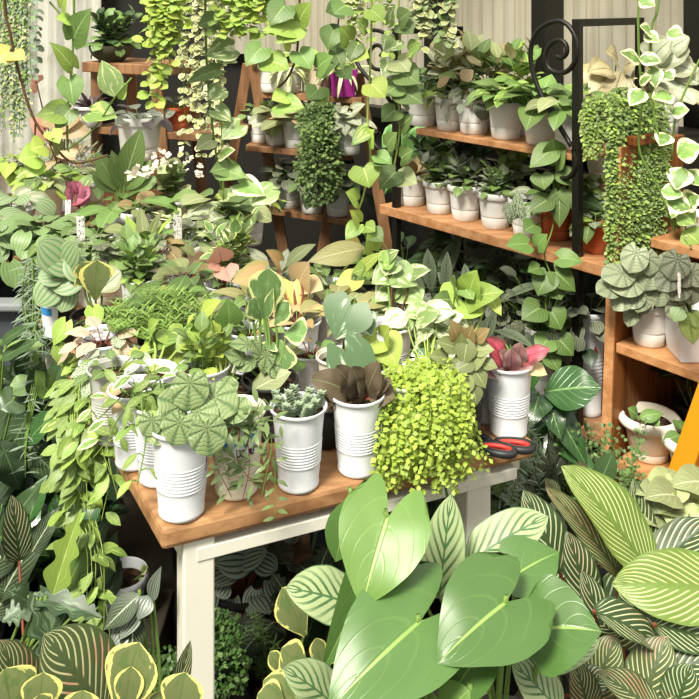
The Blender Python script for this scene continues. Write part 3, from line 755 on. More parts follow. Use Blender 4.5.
V = []; a, b = at(384, 168, 3.62), at(434, 128, 3.62)      # crumpled green sheet on the back frame
for i in range(11):
    for j in range(9):
        V.append((a[0] + (b[0] - a[0]) * i / 10 + .01 * math.sin(j * 1.7), 3.62 + .02 * math.sin(i * 1.3 + j * .8), a[2] - .12 + (b[2] - a[2] + .12) * j / 8 + .015 * math.sin(i * 1.1)))
o = mesh_np('plastic_sheet', V, [[i * 9 + j, i * 9 + 9 + j, i * 9 + 10 + j, i * 9 + j + 1] for i in range(10) for j in range(8)], m_plastic('light_green_plastic', '#8fc472', '#6fa558', .35, .4))
o.modifiers.new('thickness', 'SOLIDIFY').thickness = .002
tag(o, 'crumpled light green plastic sheet hanging behind the left end of the iron stand', 'plastic sheet')

# ================================================================ A-frame stand and stool at the back
af = empty('a_frame_stand', (*at(252, 300, 4.1)[:2], 0)); tag(af, 'weathered wooden A-frame stand with three plant shelves', 'plant stand'); o5 = tuple(af.location)
ap = at(251, 68, 4.1); ap2 = at(356, 78, 3.85)
for a in (ap, ap2):
    for sx in (-1, 1):
        ft = np.array([a[0] + sx * .22, a[1] + (.03 if sx < 0 else -.03), 0]); mb = MB(); mb.bar(ft, a + np.array([sx * .012, 0, .02]), .05, .03, (0, 1, 0)); mb.build('leg', W_OLD, af, o5, .003)
for (xa, ya, xb, yb, w) in ((262, 91, 362, 99, .13), (246, 142, 352, 158, .2), (262, 209, 356, 219, .27)):
    Ya, Yb = 4.0, 3.76; a, b = at(xa, ya, Ya), at(xb, yb, Yb); z = (a[2] + b[2]) / 2; nrm = np.array([.1, 1, 0]) * w
    mb = MB(); mb.slab([a, b, b + nrm, a + nrm], z - .028, z); mb.build('shelf_board', W_OLD, af, o5, .003)
    if w == .13: zA1 = z
    elif w == .2: zA2 = z
    else: zA3 = z
sl = empty('plant_stool', (*at(120, 300, 3.9)[:2], 0)); tag(sl, 'weathered two-tier wooden stool at back left', 'stool'); o6 = tuple(sl.location)
a, b = at(82, 56, 3.85), at(166, 72, 3.62); zS1 = (a[2] + b[2]) / 2; nrm = np.array([.12, .3, 0])
mb = MB(); mb.slab([a, b, b + nrm, a + nrm], zS1 - .045, zS1); mb.build('top', W_OLD, sl, o6, .004)
for p, ft in ((a + np.array([.06, .03, 0]), (0, 0)), (b + np.array([-.05, .03, 0]), (.14, -.02)), (a + nrm + np.array([.04, -.04, 0]), (-.0, .1)), (b + nrm + np.array([-.06, -.04, 0]), (.1, .06))):
    mb = MB(); mb.bar((p[0] + ft[0], p[1] + ft[1], 0), (p[0], p[1], zS1 - .04), .045, .04, (0, 1, 0)); mb.build('leg', W_OLD, sl, o6, .003)
a, b = at(92, 128, 3.8), at(212, 134, 3.55); zS2 = (a[2] + b[2]) / 2
mb = MB(); mb.slab([a, b, b + nrm * 1.1, a + nrm * 1.1], zS2 - .03, zS2); mb.build('lower_board', W_OLD, sl, o6, .003)
# beam overhead (above the picture) that the hanging pots hang from
for k, Yb in enumerate((1.75, 2.75, 3.5)):
    mb = MB(); mb.bar((-3.5, Yb, 2.35), (3.2, Yb, 2.35), .05, .05, UP); st('beam_%d' % (k + 1), mb.build('beam_%d' % (k + 1), M_IRON))
# ================================================================ plants
def T(px, py): p = onz(px, py, ZT + .001); return p
def TM(px, py, h=.17):
    p = onz(px, py, ZT + h); p[2] = ZT + .001; return p
def BM(px, py, h=.2):                    # a plant of the back bench whose foliage is seen there
    p = onz(px, py, .736 + h); p[2] = .736; return p
def SH_(px, z, d=.085): return on_line(px, d, z + .001)
FR = 'plants in white cups along the table front'

# ---- cups along the front of the table
p = Plant('potted_peperomia', 'round-leaved wrinkled green peperomia in the ribbed white cup at the table corner', T(182, 511), pot='cup', ps=1.06, seed=4)
for b in ((192, 388, 193, 408, 40), (178, 430, 163, 437, 40), (212, 436, 219, 458, 43), (185, 390, 165, 402, 30), (220, 396, 238, 402, 36), (196, 395, 214, 389, 26), (165, 415, 146, 424, 30), (232, 412, 243, 420, 22), (172, 402, 152, 402, 34)): pass
for x, y, a, w, dy, m in ((190, 392, 95, 38, -.01, 0), (178, 430, 110, 32, -.05, 0), (209, 437, 80, 38, -.065, 0), (222, 402, 30, 36, .0, 0), (158, 432, 150, 27, -.03, 0), (174, 404, 200, 34, -.01, 0), (205, 415, 20, 30, -.02, 0), (150, 425, 120, 24, -.03, 1), (240, 410, -10, 26, .0, 0), (200, 385, -60, 26, .02, 0), (170, 416, 160, 30, -.02, 0), (228, 390, -30, 26, .03, 0)):
    an = math.radians(a); L = w * .95; bx, by = x - math.cos(an) * L * .45, y - math.sin(an) * L * .45
    p.hero('ripple_green', 'round', bx, by, bx + math.cos(an) * L, by + math.sin(an) * L, 1.355 + dy, -.012, w, face=.9, up=.45, bend=.5, cup=.12, sm=M_STEML, sr=.002, wave=.012)
p.done()
p = Plant('potted_wandering_plant', 'pale-edged slim-leaved plant spilling from the cup behind the corner cup', T(160, 478), pot='cup')
p.vine('trad', 'ellip', [p.top, p.top + [-.02, -.01, .05], at(118, 420, 1.42), at(104, 455, 1.40)], .016, .036, wf=.9, mats=['trad', 'njoy', 'lime'])
p.vine('njoy', 'ellip', [p.top, p.top + [.0, -.01, .06], at(128, 392, 1.43), at(98, 420, 1.44)], .018, .036, wf=.8, mats=['trad', 'njoy'])
p.vine('trad', 'ellip', [p.top, p.top + [-.02, -.04, .04], at(146, 440, 1.36), at(138, 485, 1.33)], .018, .036, wf=.8, mats=['trad', 'lime', 'pothos'])
p.hero('mid', 'arrow', 148, 395, 146, 430, 1.44, -.02, 34); p.hero('dark', 'arrow', 160, 398, 175, 385, 1.45, -.0, 28); p.done()
p = Plant('potted_seedling', 'faded tan-leaved seedling in the ribbed cup third from the table corner', T(136, 462), pot='cup')
p.rosette('coppery', 'ovate', 9, .04, .03, 5, 70, droop=40, mats=['coppery', 'olive', 'peach']); p.done()
p = Plant('potted_seedling', 'small green seedling in the greyish cup at the table left edge', T(114, 438), pot='cup', pmat=M_CLEAR)
p.rosette('mid', 'ovate', 8, .035, .04, 10, 70); p.done()

# printed tall cup
p = Plant('potted_thin_leaved_plant', 'wiry thin-leaved trailing plant in the printed cream cup with blue picture', T(237, 490), pot='cup', ps=1.02, pmat=m_plastic('cream_cup_plastic', '#e6dfcb', '#b39c74', .4, .4))
for i, pts in enumerate((((236, 425), (222, 452), (230, 480)), ((245, 430), (250, 465), (243, 500)), ((255, 432), (272, 440), (262, 498)), ((228, 430), (214, 455), (232, 497)), ((250, 430), (262, 420), (288, 424)), ((240, 430), (238, 460), (256, 486)), ((258, 428), (274, 460), (276, 520)), ((236, 428), (212, 440), (206, 470)), ((250, 425), (262, 400), (272, 408)))):
    p.vine('thinleaf', 'lance', [p.top + [.0, 0, .0]] + [at(x, y, 1.355 - .012 * j) for j, (x, y) in enumerate(pts)], .011, .026, wf=1.15, sr=.0011, stem=M_RED if i % 2 else None, pet=.004, hang=.3, nv=5, nu=3)
p.rosette('thinleaf', 'lance', 12, .04, .02, 5, 70, wf=1.2)
# the printing, on the curved front of the cup
M_BLUE = painted('blue_print', '#3d8fd0'); M_INK = painted('black_print', '#22242a')
q = p.p; 
def on_cup(a, z, lift=.0006):
    r = .0475 * 1.02 * .72; r1 = .0475 * 1.02 - .005; h = .133 * 1.02; rr = r + (r1 - r) * z / h + .0012 + lift
    return q + np.array([math.sin(a) * rr, -math.cos(a) * rr, z])
def cup_patch(name, a0, a1, zf0, zf1, mat, lift=.0006, n=14):
    V = []
    for i in range(n + 1):
        a = a0 + (a1 - a0) * i / n; V += [on_cup(a, zf0(i / n), lift), on_cup(a, zf1(i / n), lift)]
    mesh_np(name, V, [[2 * i, 2 * i + 2, 2 * i + 3, 2 * i + 1] for i in range(n)], mat, p.root, p.p)
cup_patch('print', .0, .95, lambda t: .075, lambda t: .118, M_CUP, .0003)
cup_patch('blue_print', .05, .9, lambda t: .090 + .008 * abs(math.sin(t * 7)), lambda t: .106 + .007 * abs(math.sin(t * 8 + 1)), M_BLUE, .0008, 24)
cup_patch('blue_print', -.75, -.2, lambda t: .085 + .006 * abs(math.sin(t * 5)), lambda t: .098 + .006 * abs(math.sin(t * 6 + 1)), M_BLUE, .0008, 16)
G = {'J': [((.6, 0), (.6, -.75), (.45, -1), (.15, -1), (0, -.75))], 'E': [((.6, 0), (0, 0), (0, -1), (.6, -1)), ((0, -.5), (.5, -.5))], 'U': [((0, 0), (0, -.75), (.15, -1), (.45, -1), (.6, -.75), (.6, 0))]}
x0 = .16
for ch in 'JEJU':
    Tb = Tubes()
    for ln in G[ch]: Tb.add([on_cup((x0 + x * .2), .086 + y * .010, .0009) for x, y in ln], .0011, .0011, 5)
    Tb.build('print_letter', M_INK, p.root, p.p); x0 += .185
for k in range(3): cup_patch('print_line', .18, .6 + .1 * (k % 2), lambda t, k=k: .0700 - k * .005, lambda t, k=k: .0712 - k * .005, M_INK, .0008, 6)
p.done()

p = Plant('potted_sedum', 'blue-green beaded sedum in the ribbed white cup left of the brown begonia', T(299, 484), pot='cup', dirt=.9)
c = p.top + np.array([0, 0, .004])
for k in range(11):
    a = k * 2.4; r = .034 * math.sqrt((k + .5) / 11); b = c + np.array([math.cos(a) * r, math.sin(a) * r * .9, 0]); e = b + np.array([math.cos(a) * .012, math.sin(a) * .012 - .006, .028])
    for i in range(44):
        t = i / 44; o = b + (e - b) * t; aa = i * 2.4; d = np.array([math.cos(aa), math.sin(aa), .5])
        p.leaves('sedum').add(tmpl('bead', 4, 4, .3, -.5), o, d, [0, 0, 1], .013 * (1.05 - .4 * t), 1.25)
p.done()
p = Plant('potted_begonia', 'dark brown wrinkled begonia in the ribbed white cup centre front', T(358, 469), pot='cup')
for b in ((348, 396, 312, 384, 36), (345, 398, 318, 402, 30), (360, 398, 352, 372, 32), (368, 398, 380, 368, 30), (374, 398, 394, 404, 32), (352, 394, 336, 372, 28), (364, 402, 358, 386, 24), (372, 398, 386, 382, 22), (378, 394, 392, 388, 20)):
    p.hero('brown', 'wedge', b[0], b[1] - 4, b[2], b[3] - 5, 1.475, -.03, b[4] * .9, bend=.7, cup=.12, wave=.03, sm=M_RED, sr=.0022)
p.done()
p = Plant('potted_creeper', 'bright chartreuse creeper overflowing its cup and trailing below the table edge', T(405, 452), pot='cup', dirt=.93)
R = random.Random(5); c = p.top
p.mound('chartreuse', 'tiny', 330, .0095, .046, .03, wf=1.05, up=.8); p.mound('chartreuse', 'tiny', 260, .0105, .05, .034, wf=1.05, at_=c + [.055, -.01, .012], up=.8)
p.mound('chartreuse', 'tiny', 300, .0105, .04, .06, at_=c + [.06, -.045, -.04], up=.8, ry=.03); 
for k in range(44):
    x = R.uniform(404, 466) if k % 6 else R.uniform(382, 404); top_ = R.uniform(380, 412); y1 = R.choice((R.uniform(430, 470), R.uniform(450, 505)))
    if x > 425: y1 = max(y1, 455)
    if x < 408: top_ = R.uniform(405, 440); y1 = R.uniform(455, 490)
    Yf = 1.50 + R.uniform(-.035, .0) - .03 * (y1 > 450)
    p.vine('chartreuse', 'tiny', [c + [R.uniform(-.02, .04), -.01, .02], at(x, top_, Yf - .0), at(x + R.uniform(-8, 8), (top_ + y1) / 2, Yf - .03), at(x + R.uniform(-14, 14), y1, Yf - .025)], .0085, .0115, wf=1.05, sr=.0005, pet=.003, hang=.2, nv=3, nu=3, pairs=True, face=.9, stem=M_STEML)
for k in range(9):
    x = R.uniform(455, 485); p.vine('chartreuse', 'tiny', [c + [.06, -.03, 0], at(455, 415, 1.5), at(x - 8, R.uniform(400, 450), 1.47), at(x + 8, R.uniform(395, 480), 1.46)], .009, .0085, sr=.0005, pet=.003, pairs=True, nv=3, nu=3, stem=M_STEML)
for k in range(14):
    x = R.uniform(378, 400); p.vine('chartreuse', 'tiny', [c + [-.03, -.03, 0], at(388, 420, 1.49), at(x, R.uniform(435, 450), 1.47), at(x - 4, R.uniform(460, 485), 1.44)] if k < 7 else [at(395, 440, 1.5), at(x + 6, 462, 1.46), at(x, 490, 1.43)], .008, .0085, sr=.0005, pet=.003, pairs=True, nv=3, nu=3, stem=M_STEML)
p.done()
p = Plant('potted_peperomia', 'bushy olive-leaved peperomia with bronze tips in the dark cup left of red begonia', T(462, 440), pot='cup', pmat=M_BLACKP, ps=.97)
R = random.Random(9)
for x, y, a, w in ((455, 368, 200, 26), (478, 360, -30, 25), (447, 345, 200, 24), (466, 352, 100, 28), (484, 350, 0, 22), (463, 385, 100, 30), (480, 378, 60, 24), (440, 358, 190, 22), (470, 335, -70, 22), (455, 330, -110, 22), (483, 335, -40, 20), (475, 395, 80, 22), (445, 378, 130, 22), (465, 366, 150, 24), (490, 365, 20, 18), (462, 342, -90, 18)):
    an = math.radians(a); L = w * 1.0; p.hero('olive' if y > 340 else 'coppery', 'ovate', x - math.cos(an) * L * .5, y - math.sin(an) * L * .5, x + math.cos(an) * L * .5, y + math.sin(an) * L * .5, 1.54 - .0006 * (y - 340), -.012, w * .8, sm=M_RED, sr=.0016, bend=.4, nv=8, nu=5)
p.done()
p = Plant('potted_seedling', 'greenish seedling in the cloudy cup between the olive peperomia and red begonia', T(489, 418), pot='cup', pmat=M_CLEAR, ps=.95); p.rosette('olive', 'ovate', 5, .03, .02); p.done()
p = Plant('potted_begonia', 'red-leaved begonia with one cream leaf in the cup beside the scissors', T(509, 432), pot='cup', ps=1.0)
for m, x, y, tx, ty, w in (('rex', 505, 366, 488, 341, 34), ('rex', 522, 362, 550, 352, 24), ('rexgrey', 518, 364, 522, 346, 24), ('rexgrey', 505, 370, 490, 366, 26), ('rexgrey', 512, 372, 512, 352, 26), ('rexgrey', 520, 368, 536, 364, 24), ('rexgrey', 500, 374, 486, 378, 22), ('rexgrey', 508, 364, 500, 354, 20), ('cream', 526, 366, 548, 378, 22), ('rexgrey', 508, 376, 522, 380, 24)):
    p.hero(m, 'wedge' if m != 'cream' else 'ovate', x, y - 2, tx, ty - 3, 1.575, -.015, w * .78, bend=.6, wave=.03, cup=.1, sm=M_RED, sr=.002)
for k in range(14): p.hero('mid', 'strap', 515 + k * .4, 362, 505 + k * 1.6, 342 + (k * 7) % 20, 1.57, 0, 3, stalk=False, nv=5, nu=3)
p.done()

# ---- second and third rows on the table
p = Plant('potted_rubber_peperomia', 'glossy cream-edged peperomia in black pot behind the sedum cup', T(270, 432), pot='nursery', ps=.98, pmat=M_BLACKP)
for m, x, y, tx, ty, w in (('obtus', 264, 318, 270, 268, 38), ('obtus', 266, 318, 274, 288, 13), ('obtus', 262, 320, 250, 300, 24), ('obtus', 275, 325, 290, 302, 22), ('obtus', 285, 335, 308, 330, 30), ('obtus', 280, 340, 284, 372, 30), ('obtus', 274, 342, 268, 350, 18), ('obtus', 255, 322, 246, 300, 14)):
    p.hero(m, 'paddle' if w > 15 else 'ovate', x, y, tx, ty, 1.63, -.02, w, bend=.25, cup=.1, sr=.003, foot=p.top + np.array([0, 0, .0]))
for x, y, a, w in ((236, 357, 200, 24), (246, 365, 160, 22), (266, 362, 100, 22), (258, 350, -120, 20), (275, 370, 60, 20), (242, 345, 180, 20)):
    an = math.radians(a); p.hero('ripple_green', 'ovate', x - math.cos(an) * 12, y - math.sin(an) * 12, x + math.cos(an) * 13, y + math.sin(an) * 13, 1.58, -.01, w * .8, nv=8, nu=7)
p.hero('pale', 'ellip', 250, 392, 292, 372, 1.57, .0, 26, stalk=False); p.done()
p = Plant('potted_pothos', 'neon green pothos with upright heart leaf in black pot behind the printed cup', T(225, 440), pot='nursery', ps=.95)
for m, x, y, tx, ty, w in (('heart', 230, 322, 228, 298, 28), ('neon', 218, 330, 208, 365, 30), ('neon', 222, 345, 232, 372, 26), ('neon', 205, 330, 196, 350, 28), ('lime', 214, 368, 196, 378, 24), ('neon', 205, 312, 222, 300, 18), ('lime', 190, 340, 176, 352, 24), ('lime', 212, 384, 240, 378, 26), ('neon', 226, 400, 206, 392, 24), ('lime', 238, 345, 250, 340, 20)):
    p.hero(m, 'heart', x, y, tx, ty, 1.60, -.012, w, sm=M_STEML, sr=.003, bend=.4)
p.done()
p = Plant('potted_syngonium', 'tall white-splashed arrowhead plant on a dark stalk in a white cup', T(340, 420), pot='cup', ps=.95, pmat=M_POTR)
for m, x, y, tx, ty, w in (('albo', 352, 305, 336, 340, 54), ('albo', 345, 350, 372, 405, 50), ('albo', 362, 318, 372, 336, 30), ('cream', 330, 395, 352, 380, 14), ('albo', 366, 345, 352, 360, 26)):
    p.hero(m, 'heart' if m == 'albo' else 'ellip', x, y, tx, ty, 1.60 if ty < 390 else 1.55, -.02, w, sm=M_BARK, sr=.003)
p.done()
p = Plant('potted_syngonium', 'yellow-veined lime arrowhead plant behind the chartreuse creeper', TM(388, 345), pot='cup', ps=.95)
for x, y, tx, ty, w in ((385, 345, 398, 362, 40), (378, 340, 360, 350, 30), (384, 338, 390, 322, 26)): p.hero('neon', 'arrow', x, y, tx, ty + 4, 1.60, -.02, w, sm=M_STEML)
p.rosette('mid', 'heart', 5, .05, .05, 10, 60, sr=.0018); p.done()
p = Plant('potted_pothos', 'cream and green marbled pothos climbing behind the lime arrowhead', TM(392, 305), pot='cup', ps=.98)
for x, y, tx, ty, w in ((392, 262, 385, 276, 24), (392, 272, 372, 284, 26), (395, 272, 418, 286, 30), (392, 286, 376, 302, 26), (400, 290, 424, 302, 26), (385, 262, 400, 250, 16), (410, 274, 432, 270, 18), (382, 296, 392, 312, 26), (412, 288, 412, 312, 24)):
    p.hero('marble', 'heart', x, y, tx, ty, 1.86, -.02, w * 1.05, sm=M_BARK, sr=.0022, bend=.6, wave=.02)
p.hero('pothos', 'heart', 384, 262, 398, 254, 1.85, 0, 22); p.done()
p = Plant('potted_pothos', 'bushy white-marbled pothos with curling leaves right of the lime arrowhead', TM(428, 348), pot='cup', ps=1., pmat=M_POTR)
R = random.Random(12)
for k in range(30):
    a = math.radians(R.uniform(-40, 220)); x, y = 428 + R.uniform(-24, 22), 326 + R.uniform(-20, 26); w = R.uniform(16, 26)
    p.hero('marblewhite' if k % 4 else 'marble', 'ovate', x, y, x + math.cos(a) * w * 1.3, y + math.sin(a) * w * .9, 1.68 + R.uniform(-.03, .03), R.uniform(-.04, .0), w, sr=.0018, bend=.8, wave=.04, sm=M_STEML, nv=8, nu=5)
p.vine('marble', 'ovate', [p.top, at(412, 350, 1.64), at(404, 375, 1.6), at(408, 395, 1.6)], .03, .04, mats=['marble', 'albo']); p.done()
p = Plant('potted_syngonium', 'large bright green arrowhead plant with white splashes at the table right edge', TM(462, 330), pot='cup', ps=1.)
for m, x, y, tx, ty, w in (('lime', 462, 300, 444, 318, 50), ('lime', 468, 298, 505, 292, 36), ('lime', 470, 292, 478, 270, 34), ('marble', 456, 290, 450, 278, 28), ('neon', 490, 296, 502, 316, 18), ('mid', 466, 290, 474, 300, 20), ('lime', 458, 318, 440, 330, 28), ('peach', 462, 325, 474, 330, 14), ('mid', 452, 300, 432, 300, 22)):
    p.hero(m, 'arrow', x, y, tx, ty, 1.70, -.03, w, sm=M_STEML, sr=.0025, wave=.02)
p.done()
p = Plant('potted_haworthia', 'small striped succulent in a white pot left of the tall arrowhead plant', T(306, 400), pot='cup', ps=.72)
p.rosette('fitt', 'lance', 16, .038, .004, 5, 75, wf=1.3, droop=5, sr=.001); p.done()
p = Plant('potted_seedling', 'nearly bare black pot of soil with one sprig between sedum and begonia cups', T(326, 442), pot='nursery', ps=.72); p.rosette('brown', 'ovate', 4, .03, .02); p.done()

p = Plant('potted_pothos', 'pale green pothos with folded leaf hanging over the tan seedling cup', TM(152, 350), pot='cup')
for m, x, y, tx, ty, w in (('pothos', 150, 345, 188, 338, 24), ('heart', 188, 332, 190, 352, 32), ('lime', 168, 330, 178, 348, 28), ('neon', 158, 350, 138, 366, 26), ('lime', 150, 335, 160, 320, 24), ('neon', 178, 352, 160, 366, 26), ('pothos', 168, 362, 145, 374, 24), ('neon', 140, 350, 142, 372, 20), ('lime', 190, 365, 205, 350, 20), ('pothos', 180, 368, 200, 376, 24)):
    p.hero(m, 'heart', x, y, tx, ty, 1.68, -.03, w, sm=M_STEML, bend=.6)
p.vine('lime', 'ellip', [p.top, at(140, 360, 1.62), at(142, 385, 1.55), at(125, 415, 1.5)], .03, .045, mats=['neon', 'lime', 'njoy']); p.done()
p = Plant('potted_nerve_plant', 'white-netted small nerve plant beside a white dish at the table left', TM(124, 342, .15), pot='cup', ps=.8)
p.rosette('fitt', 'ovate', 18, .045, .045, 5, 75, droop=45, spread=.03); p.rosette('trad', 'ellip', 14, .035, .05, 0, 50, spread=.03); p.done()
p = Plant('potted_trailing_plant', 'light green trailing plant hanging down the table left side nearly to the floor', onz(96, 385, ZT + .001) + np.array([.012, -.0, 0]), pot='cup', ps=.85)
R = random.Random(21)
for k in range(19):
    x = R.uniform(66, 112); y1 = R.choice((R.uniform(430, 500), R.uniform(440, 575))); Y = 1.62 - .0012 * (x - 60) - .0009 * 0
    p.vine('trad', 'ellip', [p.top, at(x + 6, 385 + R.uniform(-25, 10), 1.72), at(x, 420, Y), at(x + R.uniform(-10, 10), (420 + y1) / 2, Y - .03), at(x + R.uniform(-14, 14), y1, Y - .04)], .026, .042, wf=.95, sr=.0012, pet=.008, hang=.5, mats=['trad', 'trad', 'lime', 'pothos'], nv=6, nu=3, skip=.05, stem=M_STEML)
for k in range(5):
    x = 80 + k * 4; p.vine('trad', 'ellip', [at(x, 520, 1.56), at(x + 8, 560, 1.52), at(x + R.uniform(0, 20), 640, 1.5)], .04, .038, wf=1., sr=.001, pet=.008, mats=['pothos', 'trad'], stem=M_STEML)
p.done()
p = Plant('potted_pilea', 'leafy lime pilea between the neon pothos and the fern-like sedum', TM(205, 345), pot='cup'); p.bush('neon', 'ovate', 8, .09, 7, .034, mats=['neon', 'lime', 'mid']); p.done()
p = Plant('potted_sedum', 'feathery bright green cushion sedum in the middle of the table', TM(163, 318, .13), pot='nursery', ps=1.1, dirt=.95)
R = random.Random(3); c = p.top
for k in range(120):
    a = R.random() * 6.28; rr = math.sqrt(R.random()) * .095; b = c + [math.cos(a) * rr * .8, math.sin(a) * rr * .8, -.0]; e = b + np.array([math.cos(a) * rr * .6, math.sin(a) * rr * .6 - .01, .07 - rr * .45 + R.uniform(0, .02)])
    for i in range(26):
        t = i / 26; o = b + (e - b) * t; aa = i * 2.4; p.leaves('fern').add(tmpl('needle', 3, 3, .4), o, [math.cos(aa), math.sin(aa), .6], [0, 0, 1], .024, 1.7)
p.done()
p = Plant('potted_peperomia', 'whitish pink-stalked peperomia left of the feathery sedum', TM(104, 325, .15), pot='cup', ps=.9)
p.rosette('pinkwhite', 'ovate', 15, .05, .045, 5, 75, droop=40, stem=M_RED, cup=.15, wave=.02); p.done()
p = Plant('potted_watermelon_peperomia', 'striped watermelon peperomia in the cup with a blue picture at the table edge', T(60, 345), pot='cup', ps=.95, pmat=M_BLACKP)
R = random.Random(2); q = p.p
for x, y, a, w in ((55, 255, -140, 38), (68, 280, 150, 34), (48, 292, 130, 32), (60, 262, 200, 30), (78, 270, 60, 26), (70, 255, -60, 28), (52, 275, 170, 26), (66, 300, 110, 24)):
    an = math.radians(a); p.hero('melon', 'round', x - math.cos(an) * w * .45, y - math.sin(an) * w * .45, x + math.cos(an) * w * .55, y + math.sin(an) * w * .55, 1.93, -.02, w, sm=M_RED, cup=.15)
for zz, m, a0, a1, h0, h1 in ((0, M_CUP, -1.2, .25, .03, .105), (0, M_BLUE, -1.0, -.1, .082, .1)):
    V = []
    for i in range(13):
        a = a0 + (a1 - a0) * i / 12
        for h in (h0, h1):
            rr = .0475 * .95 * (.72 + .22 * h / .126) + .0012 + (.0006 if m is M_BLUE else 0); V.append(q + np.array([math.sin(a) * rr, -math.cos(a) * rr, h]))
    mesh_np('paper_label' if m is M_CUP else 'blue_print', V, [[2 * i, 2 * i + 2, 2 * i + 3, 2 * i + 1] for i in range(12)], m, p.root, p.p)
p.done()
p = Plant('potted_rubber_peperomia', 'yellow-edged grey-green rubber peperomia right of the watermelon peperomia', TM(96, 285), pot='nursery')
for x, y, tx, ty, w in ((96, 300, 98, 260, 34), (88, 282, 82, 262, 22), (100, 292, 122, 272, 28), (86, 285, 78, 275, 18)): p.hero('obtus_yellow' if tx < 110 else 'silverleaf', 'paddle', x, y, tx, ty, 1.90, -.01, w)
p.vine('lime', 'heart', [p.top, at(85, 320, 1.85), at(75, 325, 1.8), at(48, 345, 1.78)], .05, .045); p.done()
p = Plant('hanging_string_succulent', 'blue-green stringy succulent trailing off the grey crate', at(42, 262, 2.2) * [1, 1, 0] + [0, 0, .74], pot='nursery', ps=.6)
p.p = p.p; R = random.Random(8)
for k in range(17):
    x = R.uniform(26, 48); p.vine('string', 'needle', [p.top, at(x, R.uniform(258, 285), 2.05), at(x + R.uniform(-6, 6), R.uniform(300, 320), 2.0), at(38 + R.uniform(-6, 6), R.uniform(330, 365), 1.95)], .02, .034, wf=1.5, sr=.0022, stem=None, pet=.002, nv=4, nu=3, hang=.2)
for k in range(4): p.vine('string', 'needle', [at(36, 330, 1.96), at(33 + k * 2, 380, 1.9), at(26 + k, 430, 1.86), at(26, 478 - k * 9, 1.84)], .017, .034, wf=1.5, sr=.002, pet=.003, nv=4, nu=3, hang=.1)
p.done()
# mid-table foliage
def ros(name, label, pos, mat, shape, n, size, pet, pot='cup', ps=1., **k):
    g = {a: k.pop(a) for a in ('group', 'pmat', 'dirt', 'cat', 'hs', 'lift') if a in k}
    k.setdefault('sv', .4); p = Plant(name, label, pos, pot=pot, ps=ps, **g); p.rosette(mat, shape, int(n * 1.6), size * .8, pet * .95, **k); return p
ros('potted_mint', 'mint-green leafy seedling cluster above the feathery sedum', TM(140, 262), 'mid', 'ellip', 4, .05, .04).bush('lime', 'ovate', 9, .10, 8, .045, mats=['lime', 'mid', 'heart']).done()
ros('potted_philodendron', 'plain broad-leaved green plant right above the feathery sedum', TM(172, 290), 'heart', 'ovate', 9, .085, .07, droop=45).done()
ros('potted_peperomia', 'brownish peperomia with a cream flower left of the pink arrowhead', TM(188, 265), 'coppery', 'round', 14, .05, .06, mats=['coppery', 'olive', 'mid'], stem=M_RED).done()
p = ros('potted_syngonium', 'rose pink arrowhead plant standing out among the green leaves', TM(225, 268), 'mid', 'arrow', 6, .05, .05)
for x, y, tx, ty, w in ((222, 258, 218, 246, 27), (226, 266, 230, 282, 26), (218, 262, 208, 268, 14)): p.hero('rosepink', 'heart', x, y + 2, tx, ty, 1.97, -.02, w, sm=M_RED, face=1.2, up=.15, bend=.3, fold=.08)
p.done()
ros('potted_philodendron', 'dark small-leaved rosette between pink arrowhead and lime pilea', TM(208, 300), 'dark', 'ovate', 12, .05, .05, mats=['dark', 'heart', 'olive'], stem=M_RED).done()
p = ros('potted_syngonium', 'yellow and tan arrowhead plant in the table centre behind the rubber peperomia', TM(298, 305), 'peach', 'arrow', 6, .07, .06, mats=['peach', 'olivepink'], ps=1.05)
for m, x, y, tx, ty, w in (('olivepink', 262, 275, 232, 282, 34), ('peach', 300, 282, 310, 262, 38), ('yellow', 294, 282, 300, 310, 36), ('peach', 308, 285, 324, 290, 26), ('brown', 310, 305, 318, 330, 24), ('yellow', 318, 320, 322, 345, 26), ('coppery', 316, 325, 310, 355, 24), ('olivepink', 280, 262, 266, 250, 20), ('heart', 300, 322, 312, 316, 22)): p.hero(m, 'arrow', x, y, tx, ty, 1.88, -.03, w, sm=M_RED)
p.done()
p = ros('potted_caladium', 'broad pale olive leaf plant beyond the yellow arrowhead', TM(335, 292), 'olivepale', 'ovate', 5, .09, .06)
p.hero('olivepale', 'ovate', 365, 248, 308, 262, 2.1, -.03, 28, cup=.2); p.hero('lime', 'arrow', 372, 268, 350, 274, 2.0, -.02, 22); p.hero('neon', 'arrow', 366, 265, 384, 252, 2.0, 0, 14); p.hero('yellow', 'arrow', 352, 280, 334, 296, 1.95, -.02, 24); p.done()
p = ros('potted_pothos', 'blue-green lance-leaved plant with one lemon yellow leaf at the table far corner', TM(328, 268), 'mid', 'lance', 16, .09, .05, wf=1.4, emin=10)
p.hero('yellow', 'ellip', 352, 262, 354, 232, 2.3, 0, 18); p.done()
ros('potted_aglaonema', 'whitish green streaked leafy plant by the table far edge', TM(278, 262), 'spider', 'lance', 16, .10, .05, wf=1.5, mats=['silverleaf', 'mid', 'pale']).done()
ros('potted_pothos', 'cream-edged bushy shrublet by a clear lid near the A-frame stand', TM(232, 252), 'obtus', 'ovate', 6, .05, .06).bush('obtus', 'ovate', 9, .12, 8, .045, mats=['obtus', 'obtus_yellow', 'njoy', 'lime']).done()
ros('potted_syngonium', 'dull green and tan arrowhead plant between pink and yellow arrowheads', TM(256, 285), 'olivepink', 'arrow', 9, .075, .07, mats=['olivepink', 'mid', 'olivepale']).done()
ros('potted_syngonium', 'muted green arrowhead plant right of the yellow arrowhead', TM(352, 308, .14), 'mid', 'arrow', 9, .06, .05, mats=['mid', 'olive', 'pale'], pmat=M_CLEAR).done()
